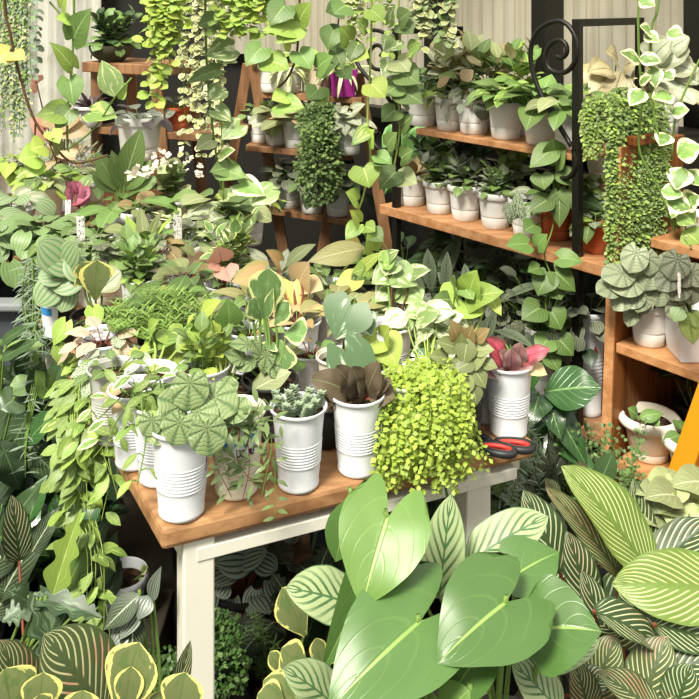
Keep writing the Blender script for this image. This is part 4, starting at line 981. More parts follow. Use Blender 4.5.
ros('potted_hoya', 'waxy mottled plant half hidden under the peach arrowhead', TM(250, 325, .14), 'mid', 'ovate', 12, .05, .05, mats=['fitt', 'mid', 'lime']).done()
ros('potted_begonia', 'low bronze seedling left of the tall arrowhead plant', TM(310, 345, .12), 'coppery', 'ovate', 8, .04, .04, ps=.8, mats=['coppery', 'olive', 'heart'], stem=M_RED).done()

# ---- the back bench
BL = 'foliage plants on the back bench'
def bush_pos(x, y): return BM(x, y)
p = ros('potted_watermelon_peperomia', 'big watermelon peperomia with pale stripes at far left above the crate', np.array([-1.05, 2.5, .723]), 'melon', 'round', 17, .078, .12, pot='nursery', ps=1.2, droop=60, emin=0, stem=M_RED, mats=['melon', 'melon', 'calgreen']); p.done()
ros('potted_watermelon_peperomia', 'second watermelon peperomia with rounder leaves hanging over the crate corner', np.array([-1.2, 2.48, .723]), 'melon', 'round', 15, .072, .1, pot='nursery', droop=75, emin=-5, stem=M_RED).done()
ros('potted_calathea', 'broad feather-striped green calathea left of the pink begonia', BM(42, 212), 'calgreen', 'round', 14, .10, .1, pot='pot', droop=55).done()
p = ros('potted_begonia', 'magenta pink begonia with a white label among grey leaves', BM(78, 200), 'rexgrey', 'round', 8, .06, .07, pot='nursery', stem=M_RED, mats=['rexgrey', 'mid'])
for x, y, tx, ty, w in ((76, 195, 82, 183, 22), (78, 197, 90, 196, 24), (74, 196, 66, 190, 18), (80, 200, 84, 206, 18), (72, 190, 74, 182, 16)): p.hero('magenta', 'wedge', x, y, tx, ty, 2.75, -.02, w, sm=M_RED, bend=.6)
o = plant_label(p.root, -.015, -.05, p.h + .05, .2, .1, .07, .016); p.done()
ros('potted_peperomia', 'silver wrinkled peperomia in front of the left white label', BM(98, 232), 'ripple_silver', 'round', 20, .065, .09, pot='pot', droop=55, emin=5, mats=['ripple_silver', 'ripple_grey', 'ripple_green'])
p = Plant('potted_peperomia', 'olive silver peperomia standing behind the tall white label', BM(92, 216), pot='pot'); p.rosette('ripple_silver', 'ovate', 16, .065, .08, 5, 75, droop=50, mats=['ripple_silver', 'ripple_green', 'olive'])
plant_label(p.root, .0, -.09, p.h + .015, .1, -.15, .10, .022); p.done()
bpy.context.view_layer.update()
p = Plant('potted_peace_lily', 'upright peace lily with one tall leaf in front of the big white tub', BM(122, 190), pot='pot')
for x, y, tx, ty, w in ((124, 186, 142, 128, 26), (118, 190, 96, 152, 20), (122, 190, 112, 150, 16), (126, 190, 152, 160, 20), (116, 192, 92, 172, 18), (130, 192, 160, 178, 18), (120, 188, 124, 150, 16)): p.hero('mid', 'ellip', x, y, tx, ty, 2.95, 0, w, sr=.004, face=.9)
p.rosette('heart', 'ellip', 8, .14, .08, 10, 70); p.done()
p = Plant('potted_begonia', 'wax begonia sprinkled with white flowers before the stool', BM(170, 178), pot='pot'); p.bush('mid', 'round', 8, .12, 7, .05, mats=['mid', 'pale', 'olive'])
p.mound('petal', 'tiny', 46, .022, .12, .09, at_=p.top + [0, 0, .09], wf=1.2, inner=.85, low=.1); p.done()
p = ros('potted_peperomia', 'dark silver-ribbed peperomia behind the right-hand white label', BM(204, 222, .17), 'ripple_dark', 'ovate', 18, .065, .08, pot='pot', droop=55, mats=['ripple_silver', 'ripple_dark', 'ripple_silver', 'silver_small'])
p.done()
p = ros('potted_peperomia', 'mottled low plant holding the white label left of dark ribbed peperomia', BM(184, 235, .15), 'mid', 'ovate', 12, .06, .06, pot='pot', mats=['mid', 'olive', 'pale'])
plant_label(p.root, .0, -.07, p.h + .02, .1, -.2, .10, .022); p.done()
ros('potted_snake_plant', 'upright strappy green plant between the two white labels', BM(145, 222), 'heart', 'lance', 16, .15, .01, pot='pot', emin=30, emax=88, droop=8, wf=1.1, mats=['heart', 'lime', 'olive']).done()
ros('potted_begonia', 'broad grey-green begonia right of the white-flowered one', BM(212, 190), 'olive', 'wedge', 11, .1, .1, pot='pot', droop=55, mats=['mid', 'pale', 'olive']).done()
ros('potted_spider_plant', 'small yellow-striped spiky plant in front of the white-flowered begonia', BM(180, 196), 'spider', 'strap', 34, .12, .006, pot='pot', emin=5, emax=80, droop=15, wf=1.4, bend=1.3, sr=.001).done()
ros('potted_fittonia', 'purplish cup-leaved seedling right of the peace lily', BM(158, 198), 'purplish', 'round', 12, .04, .05, pot='nursery', mats=['purplish', 'brown']).done()
ros('potted_begonia', 'white-bloomed angel begonia left of the purplish seedling', BM(140, 200, .16), 'coppery', 'wedge', 12, .06, .07, pot='pot', mats=['coppery', 'olive', 'mid']).mound('petal', 'tiny', 14, .03, .03, .02, at_=BM(141, 190) + [0, 0, .25], wf=1.2).done()
ros('potted_pothos', 'yellow-green pothos mound at the back left corner of bench', BM(14, 158, .18), 'lime', 'heart', 22, .085, .1, pot='pot', mats=['lime', 'neon', 'pothos', 'mid'], droop=60).done()
ros('potted_pothos', 'green heart-leaved pothos before the peach arrowheads at left', BM(48, 172, .18), 'mid', 'heart', 18, .085, .1, pot='pot', mats=['mid', 'pale', 'lime'], droop=55).done()
p = ros('potted_syngonium', 'peach pink arrowhead plants glowing at the back left of the bench', BM(62, 152, .2), 'peach', 'arrow', 12, .09, .12, pot='pot', mats=['peach', 'rosepink', 'olivepink', 'lime'], droop=40)
for x, y, tx, ty, w in ((38, 84, 30, 80, 20), (58, 116, 40, 124, 30), (64, 120, 82, 118, 26), (70, 128, 92, 134, 24), (46, 130, 30, 118, 24), (68, 150, 74, 160, 24)): p.hero('rosepink' if x < 50 else 'peach', 'arrow', x, y, tx, ty, 3.0, -.02, w, sm=M_RED, face=1.1, up=.2)
p.done()
ros('potted_dieffenbachia', 'white-splashed broad leaf plant behind the pink begonia', BM(105, 165, .18), 'spider', 'ellip', 16, .11, .09, pot='pot', mats=['marble', 'mid', 'pale'], droop=45).done()
ros('potted_calathea', 'pale round-leaved calathea at far left bench edge', BM(14, 200, .16), 'calgreen', 'round', 13, .09, .09, pot='pot', mats=['melon', 'mid', 'silverleaf'], droop=55).done()
ros('potted_pilea', 'silvery round-leaved pilea between watermelon peperomia and white label', BM(64, 238, .15), 'ripple_grey', 'round', 18, .06, .07, pot='cup', mats=['ripple_grey', 'calgreen', 'mid'], droop=60).done()
ros('potted_begonia', 'greyish wide begonia right of the dark ribbed peperomia', BM(232, 205, .16), 'pale', 'wedge', 12, .085, .08, pot='pot', mats=['pale', 'mid', 'silverleaf']).done()
ros('potted_pothos', 'cream-splashed pothos near the foot of the A-frame stand', BM(248, 190, .18), 'njoy', 'heart', 14, .075, .1, pot='pot', mats=['njoy', 'marble', 'neon'], droop=55).done()
ros('potted_maranta', 'striped prayer plant low between silver peperomia and mint seedlings', TM(118, 246, .14), 'chev', 'ovate', 14, .07, .06, mats=['mid', 'ripple_silver', 'ripple_green'], droop=55).done()
ros('potted_begonia', 'bronze spotted begonia between mint seedlings and silver peperomia', TM(160, 246, .14), 'olive', 'round', 13, .06, .06, mats=['olive', 'coppery', 'ripple_silver'], droop=50, stem=M_RED).done()
# ---- iron stand, upper shelf
def sh(name, label, px, z, mat, shape, n, size, pet, pot='pot', ps=1., d=.08, cls=ros, **k):
    return cls(name, label, on_line(px, d, z + .0008), mat, shape, n, size, pet, pot=pot, ps=ps, **k)
sh('potted_philodendron', 'dark heart-leaved philodendron in the leftmost white pot of the upper iron shelf', 423, zU, 'heart', 'heart', 13, .11, .12, mats=['heart', 'mid', 'dark'], droop=40, ps=1.03, emin=26)
p = Plant('potted_calathea', 'pinkish and lime mixed plant in second white pot of the upper iron shelf', on_line(450, .08, zU), pot='pot', ps=.96)
p.rosette('lime', 'ovate', 16, .07, .07, 18, 75, mats=['lime', 'pothos', 'obtus_yellow', 'peach'], droop=45); p.hero('peach', 'ovate', 446, 85, 440, 78, 3.12, 0, 18, foot=p.top); p.hero('peach', 'ovate', 462, 80, 474, 70, 3.12, 0, 16, foot=p.top); p.done()
sh('potted_begonia', 'silver-grey leaved plant drooping over the third white pot of the upper iron shelf', 474, zU, 'ripple_silver', 'ovate', 20, .075, .09, emin=-5, droop=60, mats=['silver_small', 'ripple_silver', 'silver_small'])
p = sh('potted_pothos', 'full heart-leaved pothos in the fourth white pot of the upper iron shelf', 506, zU, 'pothos', 'heart', 26, .08, .1, ps=1.02, mats=['pothos', 'mid', 'heart', 'mid'], droop=40, emin=26)
sh('potted_pothos', 'broad-leaved pothos in the spiral-fluted white pot', 540, zU, 'mid', 'heart', 13, .12, .12, pot='fluted', mats=['mid', 'heart', 'pothos'], droop=40, emin=26)
sh('potted_coleus', 'tan leaved plant in a white pot beside the fluted pot', 570, zU, 'coleus', 'ovate', 14, .11, .1, mats=['coleus', 'pale', 'heart'], droop=40, ps=.9, emin=26)
p = Plant('potted_coleus', 'yellow-green patterned coleus standing behind the silver plant', on_line(455, .2, zU), pot='pot', ps=.9)
p.bush('coleus', 'ovate', 9, .19, 7, .11, lean=.65, mats=['coleus', 'coleus', 'silverleaf', 'pale']); p.done()
p = Plant('potted_pothos', 'dark leafy plant behind the pink and lime mixed plant', on_line(487, .2, zU), pot='pot', ps=.9)
p.bush('heart', 'ovate', 9, .19, 7, .09, lean=.6, mats=['heart', 'mid', 'coleus', 'pale']); p.done()
p = Plant('potted_pothos', 'green shrubby plant behind the full heart-leaved pothos', on_line(522, .2, zU), pot='pot', ps=.9)
p.bush('mid', 'ovate', 8, .18, 7, .08, mats=['heart', 'pothos', 'lime', 'coleus']); p.done()
# big silver begonias beyond, on the top board of the bookcase and a hidden crate
zT = 1.19
def behind(px, d): return on_line(px, d, 0)
bx = empty('wooden_crate', behind(655, .40)); tag(bx, 'dark wooden crate under the pale begonias', 'crate'); o7 = tuple(bx.location)
q = behind(600, .33); r_ = behind(688, .33); mb = MB(); mb.slab([q, r_, r_ + N * .3, q + N * .3], 0, zU + .03); mb.build('body', DARKW, bx, o7, .004)
p = Plant('potted_begonia', 'large tan-veined pale begonia behind the trailing cascade', behind(620, .42) + UP * (zU + .03), pot='pot')
R = random.Random(4)
for x, y, tx, ty, w in ((615, 78, 590, 100, 28), (622, 72, 612, 106, 26), (612, 70, 588, 72, 26), (625, 66, 640, 62, 24), (630, 80, 632, 112, 26), (605, 80, 600, 108, 22), (618, 62, 606, 50, 22), (640, 78, 655, 92, 24), (600, 66, 584, 84, 20), (635, 70, 650, 74, 24), (610, 88, 615, 116, 24)):
    p.hero('coleus', 'ovate', x, y, tx, ty, 2.98 + R.uniform(-.05, .05), -.05, w * 1.15, bend=.9, wave=.03, foot=p.top, nv=9, nu=7)
p.rosette('coleus', 'ovate', 10, .1, .1, 5, 70, mats=['coleus', 'heart']); p.done()
p = Plant('potted_begonia', 'silver-green fan-leaved begonia in a white pot at the upper right', behind(662, .42) + UP * (zU + .03), pot='pot', ps=1.1)
for x, y, tx, ty, w in ((660, 60, 690, 50, 34), (662, 62, 696, 72, 32), (660, 70, 688, 92, 34), (655, 56, 672, 40, 30), (668, 52, 690, 38, 28), (650, 60, 640, 46, 26), (664, 76, 668, 104, 30), (676, 66, 699, 84, 26)):
    p.hero('silverleaf', 'wedge', x, y, tx, ty, 2.9, -.05, w, bend=.7, wave=.03, foot=p.top, nv=9, nu=7)
p.rosette('coleus', 'wedge', 9, .1, .12, 5, 70, mats=['silverleaf', 'coleus', 'mid']); p.done()

# ---- iron stand, middle shelf
p = sh('potted_bromeliad', 'yellowish bromeliad rosette in the leftmost white pot of the middle shelf', 413, zM, 'peach', 'lance', 20, .12, .01, emin=8, emax=80, droop=5, wf=1.5, mats=['peach', 'coppery', 'olivepale'], ps=.98)
for i, (px, lb) in enumerate(((440, 'small-leaved grey-green bush in second white pot of the middle shelf'), (466, 'spreading silvery bush in third white pot of the middle shelf'), (496, 'compact leafy bush in fourth white pot of the middle shelf'))):
    p = Plant('potted_fittonia', lb, on_line(px, .075, zM), pot='pot', ps=(.96, 1.02, 1.)[i])
    p.bush('mid', 'ovate', 10, .09, 8, .05, lean=.62, mats=[['mid', 'heart', 'greyveil'], ['greyveil', 'silver_small', 'mid'], ['heart', 'mid', 'fitt']][i]); p.rosette('mid', 'ovate', 14, .045, .05, 18, 60, mats=['mid', 'silver_small', 'greyveil']); p.done()
p = Plant('potted_caladium', 'white-speckled pointed leaf plant in the right white pot of the middle shelf', on_line(528, .075, zM), pot='pot', ps=1.0)
for x, y, tx, ty, w in ((518, 215, 518, 189, 18), (522, 218, 532, 205, 16), (512, 216, 505, 203, 14)): p.hero('fitt', 'arrow', x, y, tx, ty, 2.78, 0, w)
p.rosette('mid', 'ovate', 10, .055, .05, 0, 60, mats=['greyveil', 'mid']); p.done()
p = Plant('potted_philodendron', 'climbing heart-leaf philodendron in terracotta pot behind the iron scroll', on_line(556, .12, zM), pot='terra')
for x, y, tx, ty, w in ((552, 150, 530, 168, 26), (555, 152, 553, 138, 24), (542, 175, 545, 190, 24), (560, 195, 560, 228, 22), (548, 200, 530, 212, 24), (568, 190, 574, 210, 22), (562, 172, 576, 186, 22), (535, 225, 524, 232, 22), (556, 165, 566, 150, 18)): p.hero('heart' if x % 2 else 'mid', 'heart', x, y, tx, ty, 2.72, -.02, w, sm=M_STEM)
p.rosette('heart', 'heart', 12, .09, .12, 20, 80, mats=['heart', 'mid', 'silverleaf', 'dark']); p.done()
p = Plant('potted_nerve_plant', 'net-veined plant in a terracotta pot by the black post', on_line(596, .09, zM), pot='terra', ps=.85)
p.rosette('fitt', 'ovate', 16, .06, .05, 0, 75, mats=['fitt', 'mid', 'lime'], droop=50); p.done()
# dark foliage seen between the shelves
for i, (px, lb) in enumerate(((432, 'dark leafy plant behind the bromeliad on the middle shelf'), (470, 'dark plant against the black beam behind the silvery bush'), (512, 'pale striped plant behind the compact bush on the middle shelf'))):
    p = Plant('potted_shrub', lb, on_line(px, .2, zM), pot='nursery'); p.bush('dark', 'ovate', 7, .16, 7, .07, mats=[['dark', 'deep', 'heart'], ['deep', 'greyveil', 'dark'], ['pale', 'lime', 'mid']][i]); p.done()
# white bowl hanging/placed behind the post
p = Plant('potted_creeper', 'round white pot of creeper partly hidden behind the black post', behind(603, .28) + UP * .95, pot='round', ps=.8)
p.mound('creeper', 'tiny', 160, .014, .07, .05, mats=['creeper', 'ficus']); p.done()
wb = empty('pot_bracket', behind(603, .28) + UP * .945); tag(wb, 'small wooden bracket carrying the round white pot', 'bracket')
q = behind(603, .28); mb = MB(); mb.slab([q - S * .08 - N * .08, q + S * .08 - N * .08, q + S * .08 + N * .12, q - S * .08 + N * .12], .925, .945); mb.build('plate', W_OLD, wb, (q[0], q[1], .945)); 
mb = MB(); mb.bar((*(q + N * .1)[:2], 0), (*(q + N * .1)[:2], .925), .04, .04, S); mb.build('stake', M_IRON, wb, (q[0], q[1], .945))

# ---- low shelf of the iron stand: shaded plants
zL = .22
def low(name, label, px, py, d, mat, shape, n, size, pet, pot='pot', ps=1., **k):
    p0 = on_line(px, d, 0); Z = HC - py * p0[1] / F; g = {a: k.pop(a) for a in ('pmat',) if a in k}
    p = Plant(name, label, np.array([p0[0], p0[1], zL + .001]), pot=pot, ps=ps, hs=k.pop('hs', 1.6), **g)
    p.rosette(mat, shape, n, size, pet, **k); return p
p = low('potted_calathea', 'narrow upright leaves with dark herringbone marks under the middle shelf', 435, 300, .05, 'chev_dark', 'lance', 6, .2, .12, emin=40, emax=88, droop=5, wf=1.4)
for x, y, tx, ty, w in ((431, 290, 428, 248, 15), (446, 290, 448, 251, 12), (440, 305, 452, 284, 10), (424, 300, 412, 268, 12)): p.hero('chev_dark', 'ellip', x, y, tx, ty, 3.05, 0, w, foot=p.top)
p.done()
p = low('potted_peperomia', 'grey rippled peperomia with many round leaves under the middle shelf', 512, 320, .1, 'ripple_silver', 'round', 34, .07, .16, emin=-5, droop=65, mats=['ripple_silver', 'ripple_dark', 'silver_small']); p.rosette('ripple_silver', 'round', 14, .065, .2, 40, 85, mats=['ripple_silver', 'ripple_dark']); p.done()
p = low('potted_peperomia', 'silver small-leaved peperomia in white pot under the middle shelf', 545, 330, .07, 'silver_small', 'round', 34, .05, .16, emin=0, droop=60, mats=['silver_small', 'ripple_silver'], hs=1.9); p.rosette('silver_small', 'round', 24, .048, .25, 30, 85); p.done()
p = low('potted_peperomia', 'silver peperomia in the white cup with red drawing beside the black post', 590, 330, .10, 'silver_small', 'round', 28, .05, .1, pot='cup', hs=2.2, ps=1.15, emin=0, droop=60)
M_REDP = painted('red_print', '#a5362c'); q = p.p
for sx_, hz in ((-.012, 0), (.006, .012)):
    rr = .046; V = [q + np.array([sx_ + a, -math.sqrt(rr * rr - (sx_ + a) ** 2) - .001, .2 + hz + b]) for a, b in ((0, -.022), (.010, 0), (0, .022), (-.010, 0))]
    mesh_np('red_drawing', V, [[0, 1, 2, 3]], M_REDP, p.root, p.p)
p.rosette('silver_small', 'round', 20, .05, .16, 40, 85); p.done()
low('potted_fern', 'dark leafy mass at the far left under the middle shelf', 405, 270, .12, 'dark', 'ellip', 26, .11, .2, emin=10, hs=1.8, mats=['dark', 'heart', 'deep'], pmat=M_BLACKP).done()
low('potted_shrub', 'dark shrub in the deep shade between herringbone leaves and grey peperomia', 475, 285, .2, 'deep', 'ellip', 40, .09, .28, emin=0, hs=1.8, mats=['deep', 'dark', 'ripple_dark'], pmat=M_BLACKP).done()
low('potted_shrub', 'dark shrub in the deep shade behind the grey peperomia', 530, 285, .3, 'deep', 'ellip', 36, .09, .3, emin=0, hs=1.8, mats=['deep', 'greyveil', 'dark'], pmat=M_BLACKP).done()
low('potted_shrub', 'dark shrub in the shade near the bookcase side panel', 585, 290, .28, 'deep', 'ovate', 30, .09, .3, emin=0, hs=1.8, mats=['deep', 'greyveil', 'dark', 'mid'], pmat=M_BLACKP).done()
p = low('potted_calathea', 'grey-striped long leaves beside the bright arrowhead plant', 470, 330, -.12, 'chev_dark', 'lance', 8, .2, .2, emin=30, hs=1.5)
for x, y, tx, ty, w in ((482, 345, 497, 310, 14), (476, 348, 488, 318, 12)): p.hero('chev_dark', 'ellip', x, y, tx, ty, 2.6, 0, w, foot=p.top)
p.p; p.done()
# dark big leaves between table and bookcase
p = Plant('potted_philodendron', 'glossy dark long-leaved philodendron between the table and bookcase', np.array([.56, 2.1, 0]), pot='nursery', ps=2., hs=1.2)
for x, y, tx, ty, w in ((545, 392, 602, 388, 46), (540, 395, 530, 428, 34), (556, 412, 588, 468, 32), (548, 400, 562, 440, 34), (560, 440, 600, 478, 26), (535, 430, 540, 470, 26), (520, 395, 545, 362, 22)):
    p.hero('gloss', 'ellip' if ty < 395 else 'arrow', x, y, tx, ty, 2.0, -.05, w, foot=p.top, bend=.5, part='leaf', wave=.02)
p.rosette('gloss', 'ellip', 8, .2, .25, 10, 70); p.done()
# creeping small-leaved weed by the bookcase foot
p = Plant('potted_weed', 'airy tiny-leaved weed growing at the bookcase foot', np.array([.62, 2.08, 0]), pot='nursery', ps=1.6, hs=1.6)
R = random.Random(31)
for k in range(95):
    x, y = R.uniform(520, 645), R.uniform(415, 510); Y = R.uniform(1.95, 2.2)
    if x > 608 and y > 470: continue
    p.vine('weed', 'tiny', [p.top, (p.top + at(x, y + 30, Y)) / 2 + [0, 0, .02], at(x, y, Y)], .022, .013, sr=.0006, pet=.006, hang=-.2, nv=3, nu=3, pairs=True, skip=.05)
p.mound('weed', 'tiny', 900, .012, .17, .16, at_=p.top + [-.05, 0, .12], inner=.4); p.done()

# ---- bookcase plants
def bk(px, d, z): return on_line(px, d, z + .0008, B0)
p = Plant('potted_peperomia', 'grey-green ribbed peperomia in the round white pot on the middle bookcase board', bk(650, .085, zB[1]), pot='pot', ps=.86, hs=1.02)
for x, y, a, w in ((635, 258, 250, 27), (652, 276, 250, 26), (660, 292, 260, 26), (618, 275, 190, 28), (627, 284, 195, 30), (648, 262, 280, 24), (634, 298, 230, 22), (643, 302, 265, 22), (622, 300, 235, 22), (610, 288, 200, 24), (664, 270, 300, 24), (672, 282, 330, 24), (668, 262, 20, 22)):
    an = math.radians(-a); p.hero('ripple_grey', 'round', x - math.cos(an) * w * .4, y - math.sin(an) * w * .4, x + math.cos(an) * w * .6, y + math.sin(an) * w * .6, 2.22, -.02, w, cup=.15, foot=p.top)
p.rosette('ripple_grey', 'round', 12, .06, .06, 10, 70); p.done()
p = Plant('potted_peperomia', 'grey ribbed peperomia with a stick label in the square white pot on the bookcase', bk(692, .09, zB[1]), pot='square', ps=.95)
for x, y, a, w in ((676, 265, 250, 28), (668, 280, 230, 24), (690, 290, 280, 26), (684, 276, 320, 24), (697, 275, 340, 26), (680, 290, 230, 22), (676, 310, 260, 20)):
    an = math.radians(-a); p.hero('ripple_silver', 'round', x - math.cos(an) * w * .4, y - math.sin(an) * w * .4, x + math.cos(an) * w * .6, y + math.sin(an) * w * .6, 2.08, -.02, w, cup=.15, foot=p.top)
p.hero('calgreen', 'ovate', 682, 308, 674, 322, 2.02, -.01, 17, foot=p.top); p.hero('pin_lime', 'ovate', 688, 312, 694, 345, 2.02, -.01, 22, foot=p.top); p.hero('pin_lime', 'ovate', 694, 312, 706, 330, 2.02, -.01, 20, foot=p.top)
t_ = at(680, 290, 2.03); plant_label(p.root, t_[0] - p.p[0], t_[1] - p.p[1], t_[2] - p.p[2] - .02, .1, .05, .06, .008); p.done()
p = Plant('potted_seedling', 'single curled leaf in the wide cream-rimmed pot on the lowest bookcase board', bk(650, .10, zB[0]), pot='round', ps=.9, dirt=.78)
for x, y, tx, ty, w in ((638, 416, 628, 408, 14), (640, 418, 664, 414, 14), (652, 424, 660, 416, 12)): p.hero('heart', 'ovate', x, y, tx, ty, 2.17, 0, w, bend=.9, foot=p.top, cup=.3)
p.done()
p = Plant('potted_seedling', 'small green seedling in the cream-rimmed pot beside the orange ladder', bk(694, .085, zB[0]), pot='round', ps=.85)
p.rosette('heart', 'ovate', 8, .05, .04, 5, 70); p.done()
p = Plant('potted_shrub', 'dark veined shrub in a black pot at the back of the lowest bookcase board', bk(695, .25, zB[0]), pot='nursery', ps=1.1)
p.bush('greyveil', 'ellip', 8, .24, 6, .1, mats=['greyveil', 'dark', 'darkvein'], lean=.8); p.done()
# white jug pot on the upper board
p = Plant('potted_pothos', 'variegated pothos in a white jug-shaped pot with handle on the top bookcase board', bk(700, .22, zB[2]), pot='round', ps=.78, pmat=M_CUP)
T_ = Tubes(); c = p.p; hd = [c + np.array([-.058, -.01, .06]), c + np.array([-.085, -.012, .085]), c + np.array([-.075, -.012, .125]), c + np.array([-.045, -.01, .13])]; T_.add(curve(hd, 20), .005, .005, 7); T_.build('handle', M_CUP, p.root, p.p)
p.rosette('njoy', 'ovate', 12, .07, .06, -10, 60, mats=['njoy', 'marble', 'pothos'], droop=50); p.done()
p = Plant('potted_peperomia', 'silver hanging leaf plant below the top bookcase board', bk(696, .3, zB[1]), pot='nursery', ps=.8); p.rosette('silverleaf', 'ovate', 10, .09, .2, 30, 80, mats=['silverleaf', 'ripple_silver'], droop=70); p.done()
# trailing cascade from the top of the side panel
p = Plant('trailing_creeping_fig', 'long cascade of tiny green leaves hanging over the bookcase side panel', at(628, 150, 2.42) * [1, 1, 0] + [0, 0, 1.191], pot='nursery', ps=.9, hs=.75)
R = random.Random(6); c = p.top
p.mound('creeper', 'tiny', 1200, .0145, .11, .07, mats=['creeper', 'creeper', 'ficus', 'lime'], ry=.12, at_=c + [.005, 0, -.025], low=-.9)
for k in range(110):
    x = R.uniform(613, 664); y1 = R.uniform(215, 290) - (max(0, x - 640) * 1.2 if x > 640 else 0); Yf = 2.32 + (x - 610) * .0022
    p.vine('creeper', 'tiny', [c + [R.uniform(-.06, .06), R.uniform(-.06, .06), .02], at(x, R.uniform(105, 140), Yf - .02), at(x + R.uniform(-4, 4), (140 + y1) / 2, Yf - .05), at(x + R.uniform(-6, 6), y1, Yf - .045)], .010, .0145, sr=.0006, pet=.004, hang=.2, nv=3, nu=3, pairs=True, mats=['creeper', 'ficus', 'creeper', 'lime'])
for k in range(20):
    x = R.uniform(585, 604); p.vine('creeper', 'tiny', [c + [-.06, -.02, 0], at(x, R.uniform(100, 120), 2.4), at(x + 2, R.uniform(125, 165), 2.38)], .011, .0145, sr=.0006, pet=.004, nv=3, nu=3, pairs=True, mats=['creeper', 'lime'])
p.done()
p = Plant('potted_creeper', 'leafy ivy-like creeper in the shade between black post and bookcase panel', behind(597, .14) + UP * (zU - .3) * 0 + UP * .22, pot='nursery', ps=1.2, hs=4.2)
R = random.Random(16)
for k in range(30):
    x = R.uniform(583, 606); p.vine('creeper', 'round', [p.top, at(x, R.uniform(170, 200), 2.86), at(x, R.uniform(210, 245), 2.86)], .03, .03, sr=.0008, pet=.01, mats=['creeper', 'lime', 'fitt', 'ficus'], nv=4, nu=3)
p.done()

# ---- vine down the front of the iron stand
p = Plant('hanging_pothos', 'heart-leaved pothos shoot trailing down in front of the iron stand below the shelf', on_line(548, .02, zM + .0008), pot=None)
for x, y, tx, ty, w in ((528, 244, 506, 246, 24), (538, 246, 548, 234, 20), (560, 258, 584, 262, 22), (548, 275, 538, 296, 28), (556, 272, 576, 292, 26), (540, 268, 528, 272, 18), (540, 308, 522, 320, 30), (552, 312, 562, 330, 28), (548, 340, 538, 352, 26), (560, 340, 574, 356, 26), (556, 290, 562, 300, 20), (550, 355, 560, 372, 20)):
    p.hero('heart', 'heart', x, y, tx, ty, 2.6, -.02, w, stalk=False, bend=.5)
p.stems().add(curve([on_line(556, .1, zM + .09), at(552, 232, 2.66), at(545, 255, 2.62), at(552, 280, 2.6), at(546, 305, 2.6), at(554, 335, 2.6), at(558, 365, 2.6)], 40), .0025, .002, 6); p.done()

# ---- A-frame stand
def afp(name, label, px, z, row, mat, shape, n, size, pet, pot='pot', ps=1., **k):
    Y = 4.0 - .24 * (px - 250) / 105 + row
    g = {a: k.pop(a) for a in ('pmat', 'hs', 'dirt') if a in k}
    p = Plant(name, label, np.array([(px - CX) / F * Y, Y, z + .0008]), pot=pot, ps=ps, **g); p.rosette(mat, shape, n, size, pet, **k); p.done(); return p
afp('potted_pothos', 'pale plant in a white pot at the left end of the A-frame top board', 272, zA1, .06, 'lime', 'ovate', 12, .08, .07, mats=['coppery', 'lime', 'pale'])
afp('potted_spider_plant', 'arching spider plant in a white bowl on the A-frame top board', 290, zA1, .07, 'spider', 'strap', 30, .2, .01, emin=5, droop=15, bend=1.8, wf=1.2, ps=.95)
afp('potted_pothos', 'lime plant in the buff speckled pot on the A-frame top board', 321, zA1, .06, 'lime', 'ovate', 14, .09, .08, pmat=M_SPECK, ps=1.05, hs=1.1)
p = Plant('potted_spider_plant', 'striped spider plant in the magenta pot on the A-frame top board', np.array([(344 - CX) / F * 3.83, 3.83, zA1]), pot='square', pmat=M_PURPLE, ps=1.0); p.rosette('spider', 'strap', 26, .17, .01, 10, 80, droop=15, bend=1.6, wf=1.3); p.done()
afp('potted_caladium', 'pale cream-leaved seedling in white pot on the A-frame middle board', 277, zA2, .08, 'pale', 'round', 12, .09, .07, mats=['pale', 'cream', 'silverleaf'], ps=.96)
afp('potted_caladium', 'cream rounded-leaf plant in the centre white pot of the A-frame middle board', 296, zA2, .05, 'pale', 'round', 12, .10, .08, mats=['pale', 'pale', 'peach'])
afp('potted_shrub', 'green plant at the left end of the A-frame middle board', 262, zA2, .12, 'mid', 'ovate', 14, .07, .08)
p = Plant('trailing_creeping_fig', 'dense dark green trailing mass on the A-frame middle board', np.array([(322 - CX) / F * 3.82, 3.82, zA2]), pot='nursery', ps=1.2)
p.mound('ficus', 'tiny', 1300, .02, .105, .09, at_=p.top + [0, -.03, .03], low=-.6); p.mound('ficus', 'tiny', 1900, .02, .10, .19, ry=.08, at_=p.top + [-.005, -.15, -.13], low=-.9, mats=['ficus', 'creeper', 'ficus', 'weed']); p.done()
p = Plant('potted_caladium', 'white-leaved caladium in a white pot at right of the A-frame middle board', np.array([(349 - CX) / F * 3.78, 3.78, zA2]), pot='pot')
for x, y, tx, ty, w in ((344, 118, 346, 136, 20), (352, 116, 362, 126, 18), (348, 112, 336, 118, 16), (354, 110, 366, 104, 16), (342, 112, 334, 106, 14), (350, 124, 356, 140, 16)): p.hero('silverleaf', 'arrow', x, y, tx, ty, 3.72, -.03, w)
p.rosette('silverleaf', 'arrow', 8, .09, .08, 10, 70); p.done()
afp('potted_shrub', 'dim silver plant in white pot at the left of the A-frame low board', 290, zA3, .1, 'silver_small', 'round', 18, .07, .1, ps=1., mats=['ripple_silver', 'silver_small'])
afp('potted_creeper', 'white pot under the trailing mass on the A-frame low board', 313, zA3, .06, 'ficus', 'ovate', 14, .06, .08, ps=1.05, mats=['ficus', 'mid'])
afp('potted_shrub', 'silver-edged dark plant in the right white pot of the A-frame low board', 338, zA3, .06, 'greyveil', 'round', 18, .08, .08, ps=.98, mats=['greyveil', 'silverleaf', 'dark'])
afp('potted_shrub', 'dark filler shrub behind the A-frame low board pots', 325, zA3, .2, 'deep', 'ovate', 24, .09, .2, pot='nursery', mats=['deep', 'dark'], emin=0)

